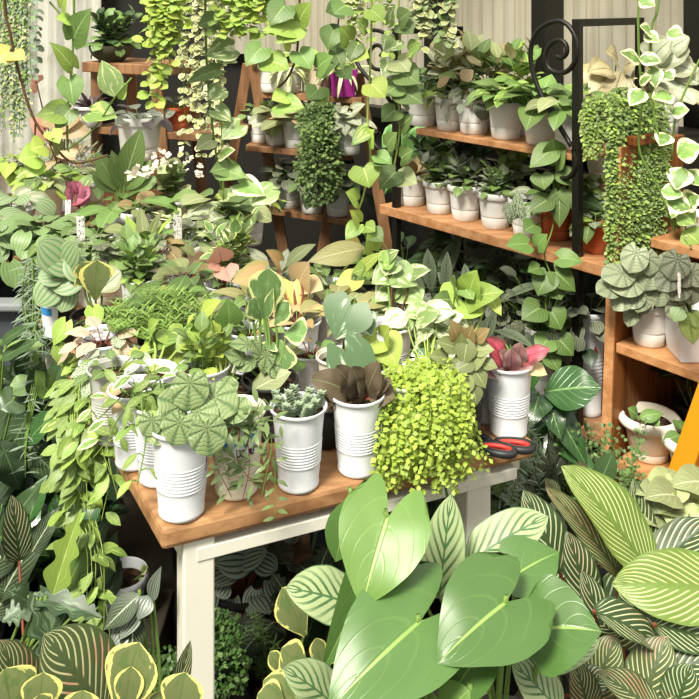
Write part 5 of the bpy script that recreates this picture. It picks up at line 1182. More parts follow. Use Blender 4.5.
# ---- stool at the back left
p = Plant('potted_peperomia', 'leafy green rosette plant in a mossy bowl on top of the stool', at(112, 54, 3.86) * [1, 1, 0] + [0, 0, zS1], pot='bowl', ps=1.0, dirt=.9)
p.bush('heart', 'paddle', 14, .13, 7, .075, lean=.9, mats=['heart', 'mid', 'dark']); p.rosette('heart', 'paddle', 16, .07, .06, 5, 60); p.done()
p = Plant('potted_haworthia', 'purple-grey spiky succulent in a white pot on the lower stool board', at(91, 120, 3.8) * [1, 1, 0] + [0, 0, zS2], pot='pot', ps=1.02, hs=.72); p.rosette('purplish', 'lance', 30, .09, .004, 5, 85, droop=5, wf=1.0); p.done()
p = Plant('potted_aralia', 'grey bushy plant in the big white tub before the stool', at(140, 150, 3.2) * [1, 1, 0] + [0, 0, .951], pot='tub', ps=.8, hs=1.2); p.rosette('greyveil', 'ovate', 16, .07, .07, 0, 70, mats=['greyveil', 'silver_small', 'purplish']); p.done()
tub = p
wx = empty('wooden_box', tub.p * [1, 1, 0] + [0, 0, .736]); tag(wx, 'upturned wooden box under the big white tub', 'box'); q = tub.p; mb = MB(); mb.box((q[0] - .11, q[1] - .09, .736), (q[0] + .11, q[1] + .09, .95)); mb.build('body', W_OLD, wx, tuple(wx.location), .004)
p = Plant('potted_geranium', 'small plant in a terracotta pot at the right end of the lower stool board', at(178, 124, 3.72) * [1, 1, 0] + [0, 0, zS2], pot='terra', ps=.95); p.rosette('greyveil', 'round', 10, .05, .06); p.done()
p = Plant('potted_haworthia', 'spiky purple-grey succulents at the back left by the cloth', at(62, 140, 3.5) * [1, 1, 0] + [0, 0, .02], pot='tub', ps=1.2, hs=3.6)
p.rosette('purplish', 'lance', 34, .13, .01, 5, 85, droop=5, wf=.9); p.mound('purplish', 'needle', 500, .06, .16, .14, at_=p.top + [0, 0, .16], wf=1.3, mats=['purplish', 'string', 'olive']); p.done()
# ---- foreground plants standing on the floor in front of the table
def fp(x, y, z=0.): return np.array([x, y, z])
p = Plant('potted_philodendron', 'large arrow-leaved philodendron with glossy green blades in front of the table', fp(.17, 1.12), pot='nursery', ps=2.1, hs=1.75, seed=1)
ft = p.top
for m, sh_, x, y, tx, ty, w, Y, dY, k in (
  ('philo', 'ellip', 352, 498, 336, 562, 34, 1.23, -.01, {}),
  ('philo', 'arrow', 375, 555, 322, 672, 50, 1.19, -.04, dict(roll=-.5)),
  ('philo', 'heart', 516, 575, 560, 552, 62, 1.17, .03, dict(up=.7)),
  ('philo', 'ellip', 500, 632, 446, 706, 60, 1.09, -.03, dict(roll=.3)),
  ('philolight', 'philo', 388, 518, 362, 608, 90, 1.16, -.06, dict(wave=.012, tip=.03)),
  ('philo', 'philo', 421, 621, 328, 712, 112, 1.09, -.07, dict(wave=.012)),
  ('philo', 'philo', 507, 602, 438, 664, 104, 1.09, -.05, dict(wave=.015, up=.7)),
  ('philo', 'heart', 541, 628, 603, 632, 94, 1.10, -.02, dict(wave=.012, up=.8, cup=-.05)),
  ('philo', 'ellip', 420, 680, 395, 716, 50, 1.05, -.0, {}), ('philolight', 'ellip', 470, 690, 440, 720, 40, 1.05, -.0, {})):
    p.hero(m, sh_, x, y, tx, ty, Y, dY, w, part='leaf', foot=ft + np.array([(x - 470) * .0002, 0, 0]), nv=19, nu=15, sr=.0042, bend=.45, fold=.22, **k)
p.done()
p = Plant('potted_ctenanthe', 'pale leaves with dark herringbone bands behind the arrow-leaved philodendron', fp(.26, 1.42), pot='nursery', ps=1.8, hs=1.7)
for x, y, tx, ty, w, Y, dY in ((440, 598, 452, 494, 44, 1.27, .02), (470, 562, 549, 516, 46, 1.30, .03), (356, 606, 286, 588, 52, 1.22, -.02), (560, 712, 512, 662, 44, 1.10, .01), (340, 710, 283, 668, 46, 1.12, -.02), (442, 470, 440, 428, 26, 1.47, .0), (545, 668, 600, 640, 30, 1.15, .02), (402, 560, 410, 505, 34, 1.3, .03), (480, 600, 500, 660, 40, 1.2, -.03)):
    p.hero('chev', 'calat', x, y, tx, ty, Y, dY, w, part='leaf', nv=17, nu=13, bend=.5, fold=.2, wave=.01, sr=.003)
p.done()
p = Plant('potted_rubber_peperomia', 'yellow-edged rubber peperomia at the foot of the table beside the pale banded leaf', fp(-.13, 1.28), pot='nursery', ps=1.5, hs=2.6)
for x, y, tx, ty, w, Y in ((306, 636, 282, 588, 38, 1.26), (308, 678, 282, 648, 34, 1.22), (284, 676, 270, 652, 16, 1.22), (322, 668, 316, 638, 18, 1.24), (345, 706, 328, 674, 32, 1.17), (300, 714, 264, 680, 36, 1.16), (286, 718, 258, 694, 40, 1.14), (318, 712, 305, 690, 28, 1.14), (330, 664, 340, 640, 20, 1.24)):
    p.hero('obtus_yellow', 'paddle', x, y, tx, ty, Y, -.0, w, part='leaf', nv=12, nu=9, bend=.4, cup=.1)
p.done()
p = Plant('potted_calathea', 'pinstriped calathea clump with pink-lined leaves at the lower right', fp(.50, 1.50), pot='nursery', ps=2.2, hs=1.6)
for m, x, y, tx, ty, w, Y, dY, k in (
  ('pin_lime', 650, 575, 562, 466, 64, 1.42, .02, dict(roll=.25)),
  ('pin_lime', 730, 590, 612, 584, 64, 1.30, .0, dict(roll=-.3, cup=.1)),
  ('pin_pink', 618, 572, 546, 487, 30, 1.45, .02, {}),
  ('pin_dark', 560, 572, 524, 490, 44, 1.44, .03, {}),
  ('pin_dark', 590, 610, 568, 531, 36, 1.36, .02, {}),
  ('pin_dark', 612, 655, 582, 570, 36, 1.30, .02, {}),
  ('pin_dark', 596, 612, 662, 648, 38, 1.25, .02, dict(up=.9)),
  ('pin_pink', 640, 712, 668, 636, 52, 1.22, .03, {}),
  ('pin_pink', 660, 716, 598, 672, 36, 1.17, .0, {}),
  ('pin_pink', 592, 700, 618, 634, 40, 1.24, .02, {}),
  ('pin_dark', 640, 620, 625, 578, 34, 1.36, .02, {}), ('pin_dark', 648, 570, 634, 478, 30, 1.55, .03, {}),
  ('pin_dark', 640, 585, 715, 520, 44, 1.42, .02, dict(up=.8)), ('pin_dark', 655, 625, 720, 645, 40, 1.27, .0, {}),
  ('pin_dark', 676, 712, 692, 664, 40, 1.2, .0, {}), ('pin_dark', 645, 690, 715, 655, 44, 1.24, .0, {}),
  ('pin_dark', 560, 640, 545, 585, 34, 1.34, .02, {}), ('pin_pink', 590, 715, 574, 660, 34, 1.2, .0, {}), ('pin_dark', 575, 690, 610, 676, 30, 1.22, .0, {}),
  ('pin_dark', 640, 640, 590, 620, 36, 1.32, -.02, {}), ('pin_dark', 700, 610, 650, 608, 36, 1.32, .0, {}), ('pin_dark', 550, 700, 540, 650, 30, 1.25, .0, {}),
  ('pin_dark', 690, 590, 665, 545, 34, 1.45, .0, {})):
    kk = dict(roll=0.); kk.update(k)
    p.hero(m, 'calat', x, y, tx, ty, Y, dY, w, part='leaf', nv=17, nu=13, bend=.45, fold=.25, wave=.014, sr=.003, sm=M_RED, **kk)
p.done()
p = Plant('potted_calathea', 'young calathea with reddish spear leaves in a wide black pot behind the lime pinstriped leaf', fp(.53, 1.78), pot='nursery', ps=2.0, hs=2.1)
for m, x, y, tx, ty, w in (('dark', 600, 485, 614, 452, 22), ('brown', 592, 488, 578, 460, 14), ('pin_dark', 560, 500, 545, 478, 18)): p.hero(m, 'lance' if w < 20 else 'calat', x, y, tx, ty, 1.74, 0, w, sm=M_RED)
p.rosette('pin_dark', 'calat', 8, .16, .1, 20, 75, mats=['pin_dark', 'chev_dark'], stem=M_RED); p.done()
p = Plant('potted_syngonium', 'pale whitish-green arrowhead plant below the orange ladder leg', fp(.74, 1.62), pot='nursery', ps=2.0, hs=2.1)
R = random.Random(14)
for k in range(34):
    x, y = R.uniform(655, 712), R.uniform(478, 545); a = R.uniform(90, 210); w = R.uniform(24, 36)
    p.hero('pale', 'heart', x, y, x + math.cos(math.radians(a)) * w, y + abs(math.sin(math.radians(a))) * w * .8, 1.62 + R.uniform(-.06, .06), -.03, w, bend=.7, wave=.03, nv=8, nu=7, sm=M_STEML)
p.done()
# bottom left
p = Plant('potted_calathea', 'round pinstriped calathea with rosy lines at the lower left corner', fp(-.50, 1.35), pot='nursery', ps=1.9, hs=1.7)
for m, x, y, tx, ty, w, Y, k in (('pin_pink', 104, 714, 44, 634, 84, 1.20, {}), ('pin_pink', 30, 716, 0, 640, 50, 1.2, {}), ('pin_dark', 170, 712, 191, 640, 20, 1.17, dict(roll=.5)), ('pin_dark', 20, 560, 12, 495, 28, 1.55, {}), ('pin_dark', 130, 700, 110, 650, 40, 1.26, {})):
    p.hero(m, 'calat', x, y, tx, ty, Y, -.02, w, part='leaf', nv=19, nu=13, bend=.4, fold=.15, sm=M_RED, **k)
p.done()
p = Plant('potted_rubber_peperomia', 'cream-edged rubber peperomia with rounded leaves at the bottom left edge', fp(-.40, 1.12), pot='nursery', ps=1.6, hs=2.7)
for x, y, tx, ty, w, Y in ((120, 718, 140, 642, 56, 1.10), (126, 714, 132, 666, 30, 1.09), (14, 720, 6, 668, 54, 1.10), (40, 718, 44, 672, 40, 1.11), (178, 722, 186, 672, 44, 1.08), (42, 716, 40, 694, 24, 1.08), (160, 720, 162, 690, 30, 1.1), (80, 722, 84, 690, 36, 1.08)):
    p.hero('obtus_yellow', 'paddle', x, y, tx, ty, Y, -.0, w, part='leaf', nv=13, nu=9, bend=.35, cup=.08)
p.done()

# ---- left floor: dark foliage beside the table
p = Plant('potted_philodendron', 'jagged bright green philodendron leaf among dark foliage at lower left', fp(-.66, 1.55), pot='nursery', ps=1.8, hs=1.7)
p.hero('lime', 'jag', 52, 600, 82, 508, 1.50, .02, 30, part='leaf', nv=44, nu=11, foot=p.top); p.hero('heart', 'jag', 60, 604, 96, 530, 1.53, .03, 28, part='leaf', nv=44, nu=11, foot=p.top)
for x, y, tx, ty, w in ((100, 590, 118, 530, 20), (78, 592, 104, 540, 22), (108, 600, 122, 560, 18), (80, 570, 112, 515, 20), (64, 600, 88, 540, 20)): p.hero('deep', 'lance', x, y, tx, ty, 1.62, .02, w, part='leaf', nv=12, nu=7, foot=p.top)
p.done()
p = Plant('potted_philodendron', 'silver-splashed jagged philodendron above the rosy pinstriped calathea', fp(-.62, 1.38), pot='nursery', ps=1.7, hs=1.9)
for x, y, tx, ty, w in ((40, 602, 60, 672, 46), (44, 600, 104, 618, 30), (36, 602, 2, 622, 34), (30, 600, 8, 590, 30), (58, 640, 64, 676, 24)): p.hero('mottled' if w > 28 else 'darkvein', 'jag', x, y, tx, ty, 1.36, -.02, w * .85, part='leaf', nv=44, nu=11, foot=p.top)
p.done()
p = Plant('potted_begonia', 'dark feathery long-leaved plant with silver veins at the left edge', fp(-.8, 1.72), pot='nursery', ps=1.8, hs=1.7)
for x, y, tx, ty, w in ((0, 600, 52, 515, 34), (14, 592, 40, 540, 26), (4, 560, 28, 500, 30), (-10, 580, 20, 520, 34), (28, 560, 62, 505, 22), (0, 540, 44, 480, 24), (10, 600, 4, 560, 30), (-8, 620, 14, 582, 30)): p.hero('darkvein' if w % 4 else 'dark', 'lance', x, y, tx, ty, 1.66, .02, w, part='leaf', nv=14, nu=7, foot=p.top, wave=.03)
p.done()
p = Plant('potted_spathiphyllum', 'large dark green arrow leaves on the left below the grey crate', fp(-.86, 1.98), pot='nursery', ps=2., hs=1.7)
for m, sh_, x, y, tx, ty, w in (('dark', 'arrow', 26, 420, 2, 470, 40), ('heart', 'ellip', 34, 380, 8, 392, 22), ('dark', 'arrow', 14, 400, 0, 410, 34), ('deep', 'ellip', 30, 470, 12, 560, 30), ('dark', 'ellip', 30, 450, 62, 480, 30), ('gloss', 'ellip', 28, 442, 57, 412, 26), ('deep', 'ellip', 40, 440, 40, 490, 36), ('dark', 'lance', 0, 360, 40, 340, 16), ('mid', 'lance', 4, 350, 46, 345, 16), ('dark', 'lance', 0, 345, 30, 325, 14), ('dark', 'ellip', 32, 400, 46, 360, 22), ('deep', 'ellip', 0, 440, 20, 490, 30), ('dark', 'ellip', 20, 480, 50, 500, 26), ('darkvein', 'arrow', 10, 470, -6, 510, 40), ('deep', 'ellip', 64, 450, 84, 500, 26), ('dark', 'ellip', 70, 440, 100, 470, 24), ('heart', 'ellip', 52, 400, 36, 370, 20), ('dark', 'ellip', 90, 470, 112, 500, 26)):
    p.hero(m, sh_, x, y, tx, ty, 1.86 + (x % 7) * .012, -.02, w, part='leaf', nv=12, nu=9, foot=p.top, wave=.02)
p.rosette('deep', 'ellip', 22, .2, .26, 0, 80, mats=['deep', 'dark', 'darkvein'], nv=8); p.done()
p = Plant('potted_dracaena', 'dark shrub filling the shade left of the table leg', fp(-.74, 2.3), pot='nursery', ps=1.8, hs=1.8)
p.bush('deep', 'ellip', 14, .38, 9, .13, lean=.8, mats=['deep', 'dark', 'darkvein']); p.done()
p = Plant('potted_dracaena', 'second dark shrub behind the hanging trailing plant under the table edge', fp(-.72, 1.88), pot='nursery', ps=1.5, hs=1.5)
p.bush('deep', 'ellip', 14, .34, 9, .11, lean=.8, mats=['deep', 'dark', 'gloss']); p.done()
# white pot of soil and silver plant beside the front leg
p = Plant('potted_seedling', 'pot of soil with tiny variegated sprigs in a white cup near the table leg', fp(-.515, 1.93, .15), pot='pot', ps=.86, pmat=M_CUP, dirt=.8)
for x, y, tx, ty, w in ((106, 582, 98, 588, 10), (104, 580, 110, 590, 9), (142, 572, 148, 566, 9), (144, 580, 138, 586, 8), (110, 586, 104, 592, 8)): p.hero('njoy', 'round', x, y, tx, ty, 1.93, 0, w, nv=5, nu=5, foot=p.top + [(x - 125) * .0012, 0, 0])
p.done()
bk_ = empty('concrete_block', fp(-.516, 1.95)); tag(bk_, 'grey concrete block under the white cup of soil', 'block'); mb = MB(); mb.box((-.61, 1.86, 0), (-.42, 2.04, .149)); mb.build('body', FLOOR, bk_, (-.516, 1.95, 0), .006)
p = Plant('potted_begonia', 'silver-veined dark begonia drooping in front of the white cup of soil', fp(-.30, 1.36), pot='nursery', ps=1.4, hs=2.)
for x, y, tx, ty, w in ((140, 595, 104, 630, 26), (134, 615, 132, 660, 26), (152, 600, 162, 566, 15), (142, 605, 120, 640, 20), (150, 596, 138, 620, 20), (130, 625, 110, 650, 20)): p.hero('darkvein' if w > 21 else 'melon_dark', 'ovate', x, y, tx, ty, 1.33, -.02, w, part='leaf', foot=p.top)
p.rosette('greyveil', 'ovate', 10, .08, .08, 5, 70, mats=['greyveil', 'melon_dark']); p.done()
p = Plant('potted_moss_fern', 'tiny-leaved mossy green plant on both sides of the table leg', fp(-.27, 1.62), pot='nursery', ps=1.0, hs=3.1)
p.mound('moss', 'tiny', 1500, .011, .06, .11, at_=p.top + [.015, -.0, .0], mats=['moss', 'moss', 'weed'], inner=.5); p.mound('moss', 'tiny', 1400, .011, .09, .07, at_=p.top + [-.09, -.05, -.02], mats=['moss', 'weed']); p.done()

# ---- under the table
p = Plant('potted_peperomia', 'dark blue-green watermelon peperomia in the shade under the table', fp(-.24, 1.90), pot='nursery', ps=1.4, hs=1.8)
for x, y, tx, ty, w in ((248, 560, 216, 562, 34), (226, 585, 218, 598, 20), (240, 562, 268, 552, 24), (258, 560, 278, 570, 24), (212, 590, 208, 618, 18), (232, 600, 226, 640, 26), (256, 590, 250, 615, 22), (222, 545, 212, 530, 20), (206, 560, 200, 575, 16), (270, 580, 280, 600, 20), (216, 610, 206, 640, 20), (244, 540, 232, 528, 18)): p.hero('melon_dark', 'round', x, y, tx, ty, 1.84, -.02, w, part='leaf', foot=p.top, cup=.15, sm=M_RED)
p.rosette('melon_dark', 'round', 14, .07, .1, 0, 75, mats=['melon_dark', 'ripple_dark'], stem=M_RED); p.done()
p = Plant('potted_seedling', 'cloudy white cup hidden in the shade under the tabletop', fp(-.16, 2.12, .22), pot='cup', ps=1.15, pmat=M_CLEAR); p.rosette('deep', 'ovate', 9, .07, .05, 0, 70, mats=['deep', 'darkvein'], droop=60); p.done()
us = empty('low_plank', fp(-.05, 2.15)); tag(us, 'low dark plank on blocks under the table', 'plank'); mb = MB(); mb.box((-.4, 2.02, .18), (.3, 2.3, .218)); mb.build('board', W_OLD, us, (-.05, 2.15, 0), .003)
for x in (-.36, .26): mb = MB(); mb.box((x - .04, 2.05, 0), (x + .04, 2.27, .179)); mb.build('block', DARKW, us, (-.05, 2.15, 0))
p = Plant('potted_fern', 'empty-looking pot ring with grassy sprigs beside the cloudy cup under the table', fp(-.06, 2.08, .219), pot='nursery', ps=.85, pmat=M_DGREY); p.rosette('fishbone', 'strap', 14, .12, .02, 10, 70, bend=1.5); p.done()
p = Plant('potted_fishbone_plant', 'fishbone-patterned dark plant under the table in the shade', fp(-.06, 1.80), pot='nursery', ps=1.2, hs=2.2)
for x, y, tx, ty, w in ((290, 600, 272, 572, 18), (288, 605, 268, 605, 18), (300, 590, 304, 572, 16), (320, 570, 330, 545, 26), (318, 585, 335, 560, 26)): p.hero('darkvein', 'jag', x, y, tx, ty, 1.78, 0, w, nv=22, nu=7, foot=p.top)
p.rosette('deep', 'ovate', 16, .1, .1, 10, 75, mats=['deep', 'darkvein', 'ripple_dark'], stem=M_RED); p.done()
p = Plant('potted_rosemary', 'small rosemary-like sprig plant in a black pot under the table', fp(-.155, 1.74), pot='nursery', ps=1.05, hs=1.5)
R = random.Random(2)
for x, y in ((255, 612), (252, 630), (262, 642), (270, 655), (262, 626), (248, 650), (275, 640), (258, 662)):
    e = at(x, y, 1.7); b = p.top
    for i in range(34):
        t = .35 + .65 * i / 34; o = b + (e - b) * t; aa = i * 2.4; p.leaves('weed').add(tmpl('needle', 3, 3, .5), o, [math.cos(aa), math.sin(aa), .5], [0, 0, 1], .022, 2.2)
    p.stems().add([b, (b + e) / 2, e], .0012, .0008, 4)
p.done()
p = Plant('potted_wandering_plant', 'small greyish round-leaved plant at the floor under the table edge', fp(-.17, 1.5), pot='nursery', ps=1.2, hs=1.6)
p.rosette('greyveil', 'round', 16, .04, .05, 0, 70, mats=['greyveil', 'brown', 'purplish'], stem=M_RED); p.done()
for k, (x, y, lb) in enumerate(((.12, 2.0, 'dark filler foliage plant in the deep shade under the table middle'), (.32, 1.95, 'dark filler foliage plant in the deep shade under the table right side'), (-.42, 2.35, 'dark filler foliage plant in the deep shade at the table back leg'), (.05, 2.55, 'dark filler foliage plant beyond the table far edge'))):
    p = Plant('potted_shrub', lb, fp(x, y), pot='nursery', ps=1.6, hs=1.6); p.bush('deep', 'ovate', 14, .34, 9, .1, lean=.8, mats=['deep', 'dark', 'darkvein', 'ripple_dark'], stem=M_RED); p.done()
# two fern-like sprays hanging behind the scissors
p = Plant('potted_fishbone_plant', 'pale green fishbone fronds hanging below the table edge near the scissors', fp(.46, 1.86), pot='nursery', ps=1.4, hs=2.4)
for pts in (((500, 470), (520, 462), (512, 500), (516, 520)), ((520, 400), (528, 430), (540, 440), (536, 460)), ((490, 465), (496, 470), (500, 500), (504, 498))):
    p.vine('string', 'needle', [p.top] + [at(x, y, 1.72) for x, y in pts], .008, .024, wf=2.2, sr=.0015, pet=.001, nv=3, nu=3, hang=.1, pairs=True, skip=.12)
p.hero('heart', 'ovate', 492, 452, 500, 496, 1.7, 0, 24, foot=p.top); p.done()

# ---- scissors on the table corner
sz = ZT + .009; sc_ = empty('scissors', onz(488, 447, ZT + .001)); tag(sc_, 'black-handled scissors with red inner grips on the table corner', 'scissors'); o8 = tuple(sc_.location)
def loop(px, rx, ry, ang, mat, r, name, par=None, zz=0., sqz=1.):
    c = np.array(onz(px[0], px[1], ZT)); T_ = Tubes(); pts = []
    for i in range(33):
        a = 2 * PI * i / 32; x, y = rx * math.cos(a), ry * math.sin(a) * (1 + .25 * math.cos(a)); pts.append([c[0] + x * math.cos(ang) - y * math.sin(ang), c[1] + x * math.sin(ang) + y * math.cos(ang), sz + zz])
    T_.add(pts, r, r, 8); return T_.build(name, mat, par or sc_, o8)
M_SCB = m_plastic('black_scissor_grip', '#26282a', '#3c3c3c', .45, .2); M_SCR = m_plastic('red_scissor_grip', '#c93a30', '#8a2a22', .45, .2)
M_STEEL = (lambda M: M.bsdf('#b8bcc0', .25, .5, metal=1.))(Mat('scissor_steel'))
for px, ang in (((497, 454), -.34), ((515, 450), -.30)):
    h_ = loop(px, .032, .0145, ang, M_SCB, .0068, 'handle'); h_['label'] = 'black loop handle with red inner grip'
    loop(px, .0265, .0095, ang, M_SCR, .0042, 'inner_grip', h_, .001)
for k, (p0, p1) in enumerate((((484, 446), (448, 424)), ((486, 443), (440, 430)))):
    a, b = onz(*p0, ZT), onz(*p1, ZT); mb = MB(); a[2] = b[2] = ZT + .004 + k * .003; mb.bar(a, b, .012, .0022, UP) if False else mb.bar(a, b, .0022, .013, UP); mb.build('blade', M_STEEL, sc_, o8, .0005)
a, b = onz(478, 441, ZT), onz(492, 449, ZT); a[2] = b[2] = sz; mb = MB(); mb.bar(a, b, .012, .02, UP); mb.build('pivot_shank', M_SCB, sc_, o8, .004)
# white dish at the left of the table
d_ = empty('white_dish', onz(112, 366, ZT + .10)); tag(d_, 'white plastic saucer tilted among leaves at the table left', 'saucer')
q = np.array(d_.location); V, Fc = lathe([(.0005, 0), (.045, 0), (.06, .012), (.062, .012), (.046, -.002), (.0005, -.002)], 28); mesh_np('body', V, Fc, M_CUP, d_)

# ================================================================ hanging vines, from pots on the beams overhead
ZB = 2.32
def hang(name, label, px, Y, kind='nursery', ps=1.1):
    p = Plant(name, label, np.array([(px - CX) / F * Y, Y, 2.0]), pot=kind, ps=ps)
    T_ = Tubes(); r = p.r
    for k in range(3):
        a = k * 2.09 + .5; T_.add([p.p + [r * math.cos(a), r * math.sin(a), p.h], p.p + [0, 0, ZB - 2.0]], .0015, .0015, 4)
    T_.build('hanger', M_IRON, p.root, p.p); return p
def leafset(p, items, Y, sh_='heart', dY=-.02, **k):
    for m, x, y, tx, ty, w in items: p.hero(m, sh_, x, y, tx, ty, Y, dY, w, stalk=False, bend=k.get('bend', .5), wave=.01, sm=M_STEM)
def strand(p, pix, Y, r=.003, mat=None):
    pts = [p.top, p.top + np.array([(at(pix[0][0], 0, Y)[0] - p.top[0]) * .5, -.05, .02])] + [at(x, y, Y) for x, y in pix]; p.stems(mat).add(curve(pts, 50), r, r * .8, 6)
p = hang('hanging_pothos', 'hanging pothos with large green leaves on the straight green stem at far left', 75, 1.72)
strand(p, ((74, -30), (74, 30), (72, 70), (68, 112), (68, 150)), 1.7)
leafset(p, (('heart', 74, 38, 92, 8, 32), ('lime', 72, 66, 50, 42, 20), ('heart', 70, 80, 74, 106, 26), ('lime', 66, 112, 36, 116, 30), ('mid', 70, 110, 56, 130, 24), ('lime', 70, 20, 56, 18, 16), ('lime', 62, 8, 68, -4, 20), ('pothos', 92, 112, 118, 118, 28)), 1.69)
p.hero('marble', 'ovate', 116, 96, 102, 60, 1.66, 0, 26, stalk=False); p.hero('lime', 'heart', 118, 92, 128, 84, 1.68, 0, 24, stalk=False)
p.stems().add(curve([at(68, 150, 1.7), at(95, 128, 1.68), at(116, 96, 1.66), at(132, 78, 1.68)], 14), .0022, .002, 5); p.stems().add(curve([at(50, 2, 1.7), at(68, 22, 1.7), at(74, 30, 1.7)], 8), .002, .002, 5); p.done()
p = hang('hanging_syngonium', 'brown bare hanging stem with a few lime leaves crossing the far left', 8, 1.66)
strand(p, ((4, -20), (10, 30), (22, 82), (36, 122), (56, 148), (72, 162), (90, 161), (108, 155)), 1.64, .0028, M_BARK)
leafset(p, (('lime', 38, 156, 18, 160, 32), ('neon', 44, 146, 30, 150, 28), ('lime', 52, 132, 60, 144, 18), ('yellow', 10, 52, -6, 62, 26), ('yellow', 12, 55, 26, 60, 20), ('lime', 40, 165, 26, 178, 20), ('olive', 60, 150, 52, 138, 16)), 1.63)
p.stems(M_BARK).add(curve([at(36, 122, 1.64), at(34, 150, 1.64), at(26, 178, 1.63)], 10), .002, .0016, 5); p.done()
p = hang('hanging_creeper', 'chartreuse creeper hanging thickly from above left of centre', 172, 1.78)
R = random.Random(41)
for k in range(22):
    x = R.gauss(164, 9); y1 = R.choice((R.uniform(20, 60), R.uniform(40, 112))); y1 = min(y1, 118 - abs(x - 158) * 1.6)
    if y1 < 15: y1 = 15
    p.vine('neon', 'round', [p.top, at(x + R.uniform(-6, 6), -20, 1.76), at(x, y1 * .5, 1.74), at(x + R.uniform(-10, 10), y1, 1.73)], .03, .021, sr=.0008, pet=.008, hang=.2, pairs=True, nv=5, nu=3, mats=['neon', 'neon', 'lime', 'chartreuse'], skip=.15)
p.done()
p = hang('hanging_creeper', 'second chartreuse hanging clump near the top centre', 245, 1.85)
for k in range(26):
    x = R.gauss(246, 16); y1 = R.uniform(5, 42)
    p.vine('neon', 'round', [p.top, at(x + R.uniform(-6, 6), -30, 1.84), at(x, y1 * .3, 1.83), at(x + R.uniform(-8, 8), y1, 1.82)], .032, .024, sr=.0008, pet=.008, hang=.2, pairs=True, nv=5, nu=3, mats=['neon', 'lime', 'lime'], skip=.15)
p.done()
p = hang('hanging_dischidia', 'curtain of small cream-edged round leaves on thin strands left of centre', 200, 2.9)
for k in range(16):
    x = R.uniform(184, 222); y1 = R.uniform(90, 165)
    p.vine('dischidia', 'round', [p.top, at(x, -40, 2.82), at(x + R.uniform(-3, 3), y1 * .5, 2.8), at(x + R.uniform(-5, 5), y1, 2.8)], .042, .023, sr=.0008, pet=.006, hang=.4, pairs=True, nv=5, nu=3, skip=.2)
p.done()
p = hang('hanging_pothos', 'marbled pothos strands with big creamy leaves hanging before the A-frame stand', 215, 1.9)
strand(p, ((206, -20), (206, 30), (209, 90), (216, 150), (222, 190)), 1.88, .003); strand(p, ((222, -20), (220, 60), (222, 110), (224, 200)), 1.9, .003, M_STEML)
leafset(p, (('marble', 232, 48, 206, 56, 32), ('marble', 226, 58, 222, 64, 26), ('mid', 218, 70, 186, 84, 18), ('marble', 222, 90, 208, 100, 22), ('marble', 240, 125, 222, 140, 26), ('mid', 222, 170, 246, 178, 26), ('njoy', 240, 184, 266, 196, 26), ('marble', 272, 190, 252, 206, 26), ('njoy', 222, 155, 236, 150, 18), ('mid', 218, 20, 198, 26, 26), ('lime', 224, 30, 240, 20, 20), ('marble', 216, 110, 232, 122, 20), ('pale', 212, 140, 196, 150, 20), ('mid', 230, 168, 210, 172, 22)), 1.86)
p.stems(M_STEML).add(curve([at(222, 150, 1.88), at(240, 170, 1.86), at(272, 196, 1.86), at(288, 202, 1.86)], 14), .002, .0016, 5); p.done()
p = hang('hanging_pothos', 'lime pothos on a dark curved stem near the top centre', 298, 1.7)
strand(p, ((300, -20), (299, 20), (297, 55), (288, 78), (278, 88)), 1.68, .003, M_BARK)
leafset(p, (('lime', 298, 28, 276, 44, 28), ('lime', 298, 30, 262, 30, 24), ('neon', 292, 44, 282, 30, 24), ('heart', 285, 6, 270, 26, 30), ('pothos', 280, 104, 305, 108, 28), ('lime', 286, 96, 272, 100, 22), ('heart', 262, 48, 246, 66, 28), ('lime', 268, 60, 290, 70, 30), ('heart', 300, 52, 312, 70, 26), ('heart', 318, 68, 334, 56, 28), ('lime', 300, 20, 312, 2, 26)), 1.66)
p.done()
p = hang('hanging_pothos', 'golden-splashed pothos trailing down left of the iron scroll', 368, 2.1)
strand(p, ((372, -20), (371, 60), (368, 120), (371, 160), (364, 195), (357, 222), (370, 240)), 2.06, .0028, M_STEML)
leafset(p, (('neon', 372, 84, 386, 98, 30), ('pothos', 368, 130, 352, 146, 18), ('lime', 368, 140, 374, 130, 26), ('lime', 364, 168, 370, 188, 34), ('lime', 358, 200, 346, 192, 22), ('neon', 360, 222, 350, 210, 18), ('pothos', 358, 225, 346, 240, 18), ('lime', 366, 226, 376, 232, 18), ('heart', 378, 160, 388, 166, 16), ('mid', 388, 145, 398, 132, 20), ('heart', 378, 155, 392, 164, 18), ('pothos', 366, 28, 356, 20, 22), ('lime', 372, 10, 384, 22, 24), ('neon', 356, 54, 370, 58, 22), ('mid', 358, 45, 350, 62, 18), ('heart', 334, 30, 328, 50, 26), ('heart', 345, 6, 334, 14, 30), ('lime', 350, 40, 340, 26, 26), ('heart', 322, 70, 340, 62, 24), ('mid', 336, 52, 344, 70, 18), ('lime', 374, 250, 368, 232, 20), ('mid', 372, 232, 384, 242, 20)), 2.04)
p.done()
p = hang('hanging_pothos', 'silvery green pothos strand trailing over the left black post', 398, 2.15)
strand(p, ((399, -20), (400, 40), (398, 80), (400, 130), (394, 170)), 2.12, .0028, M_STEML)
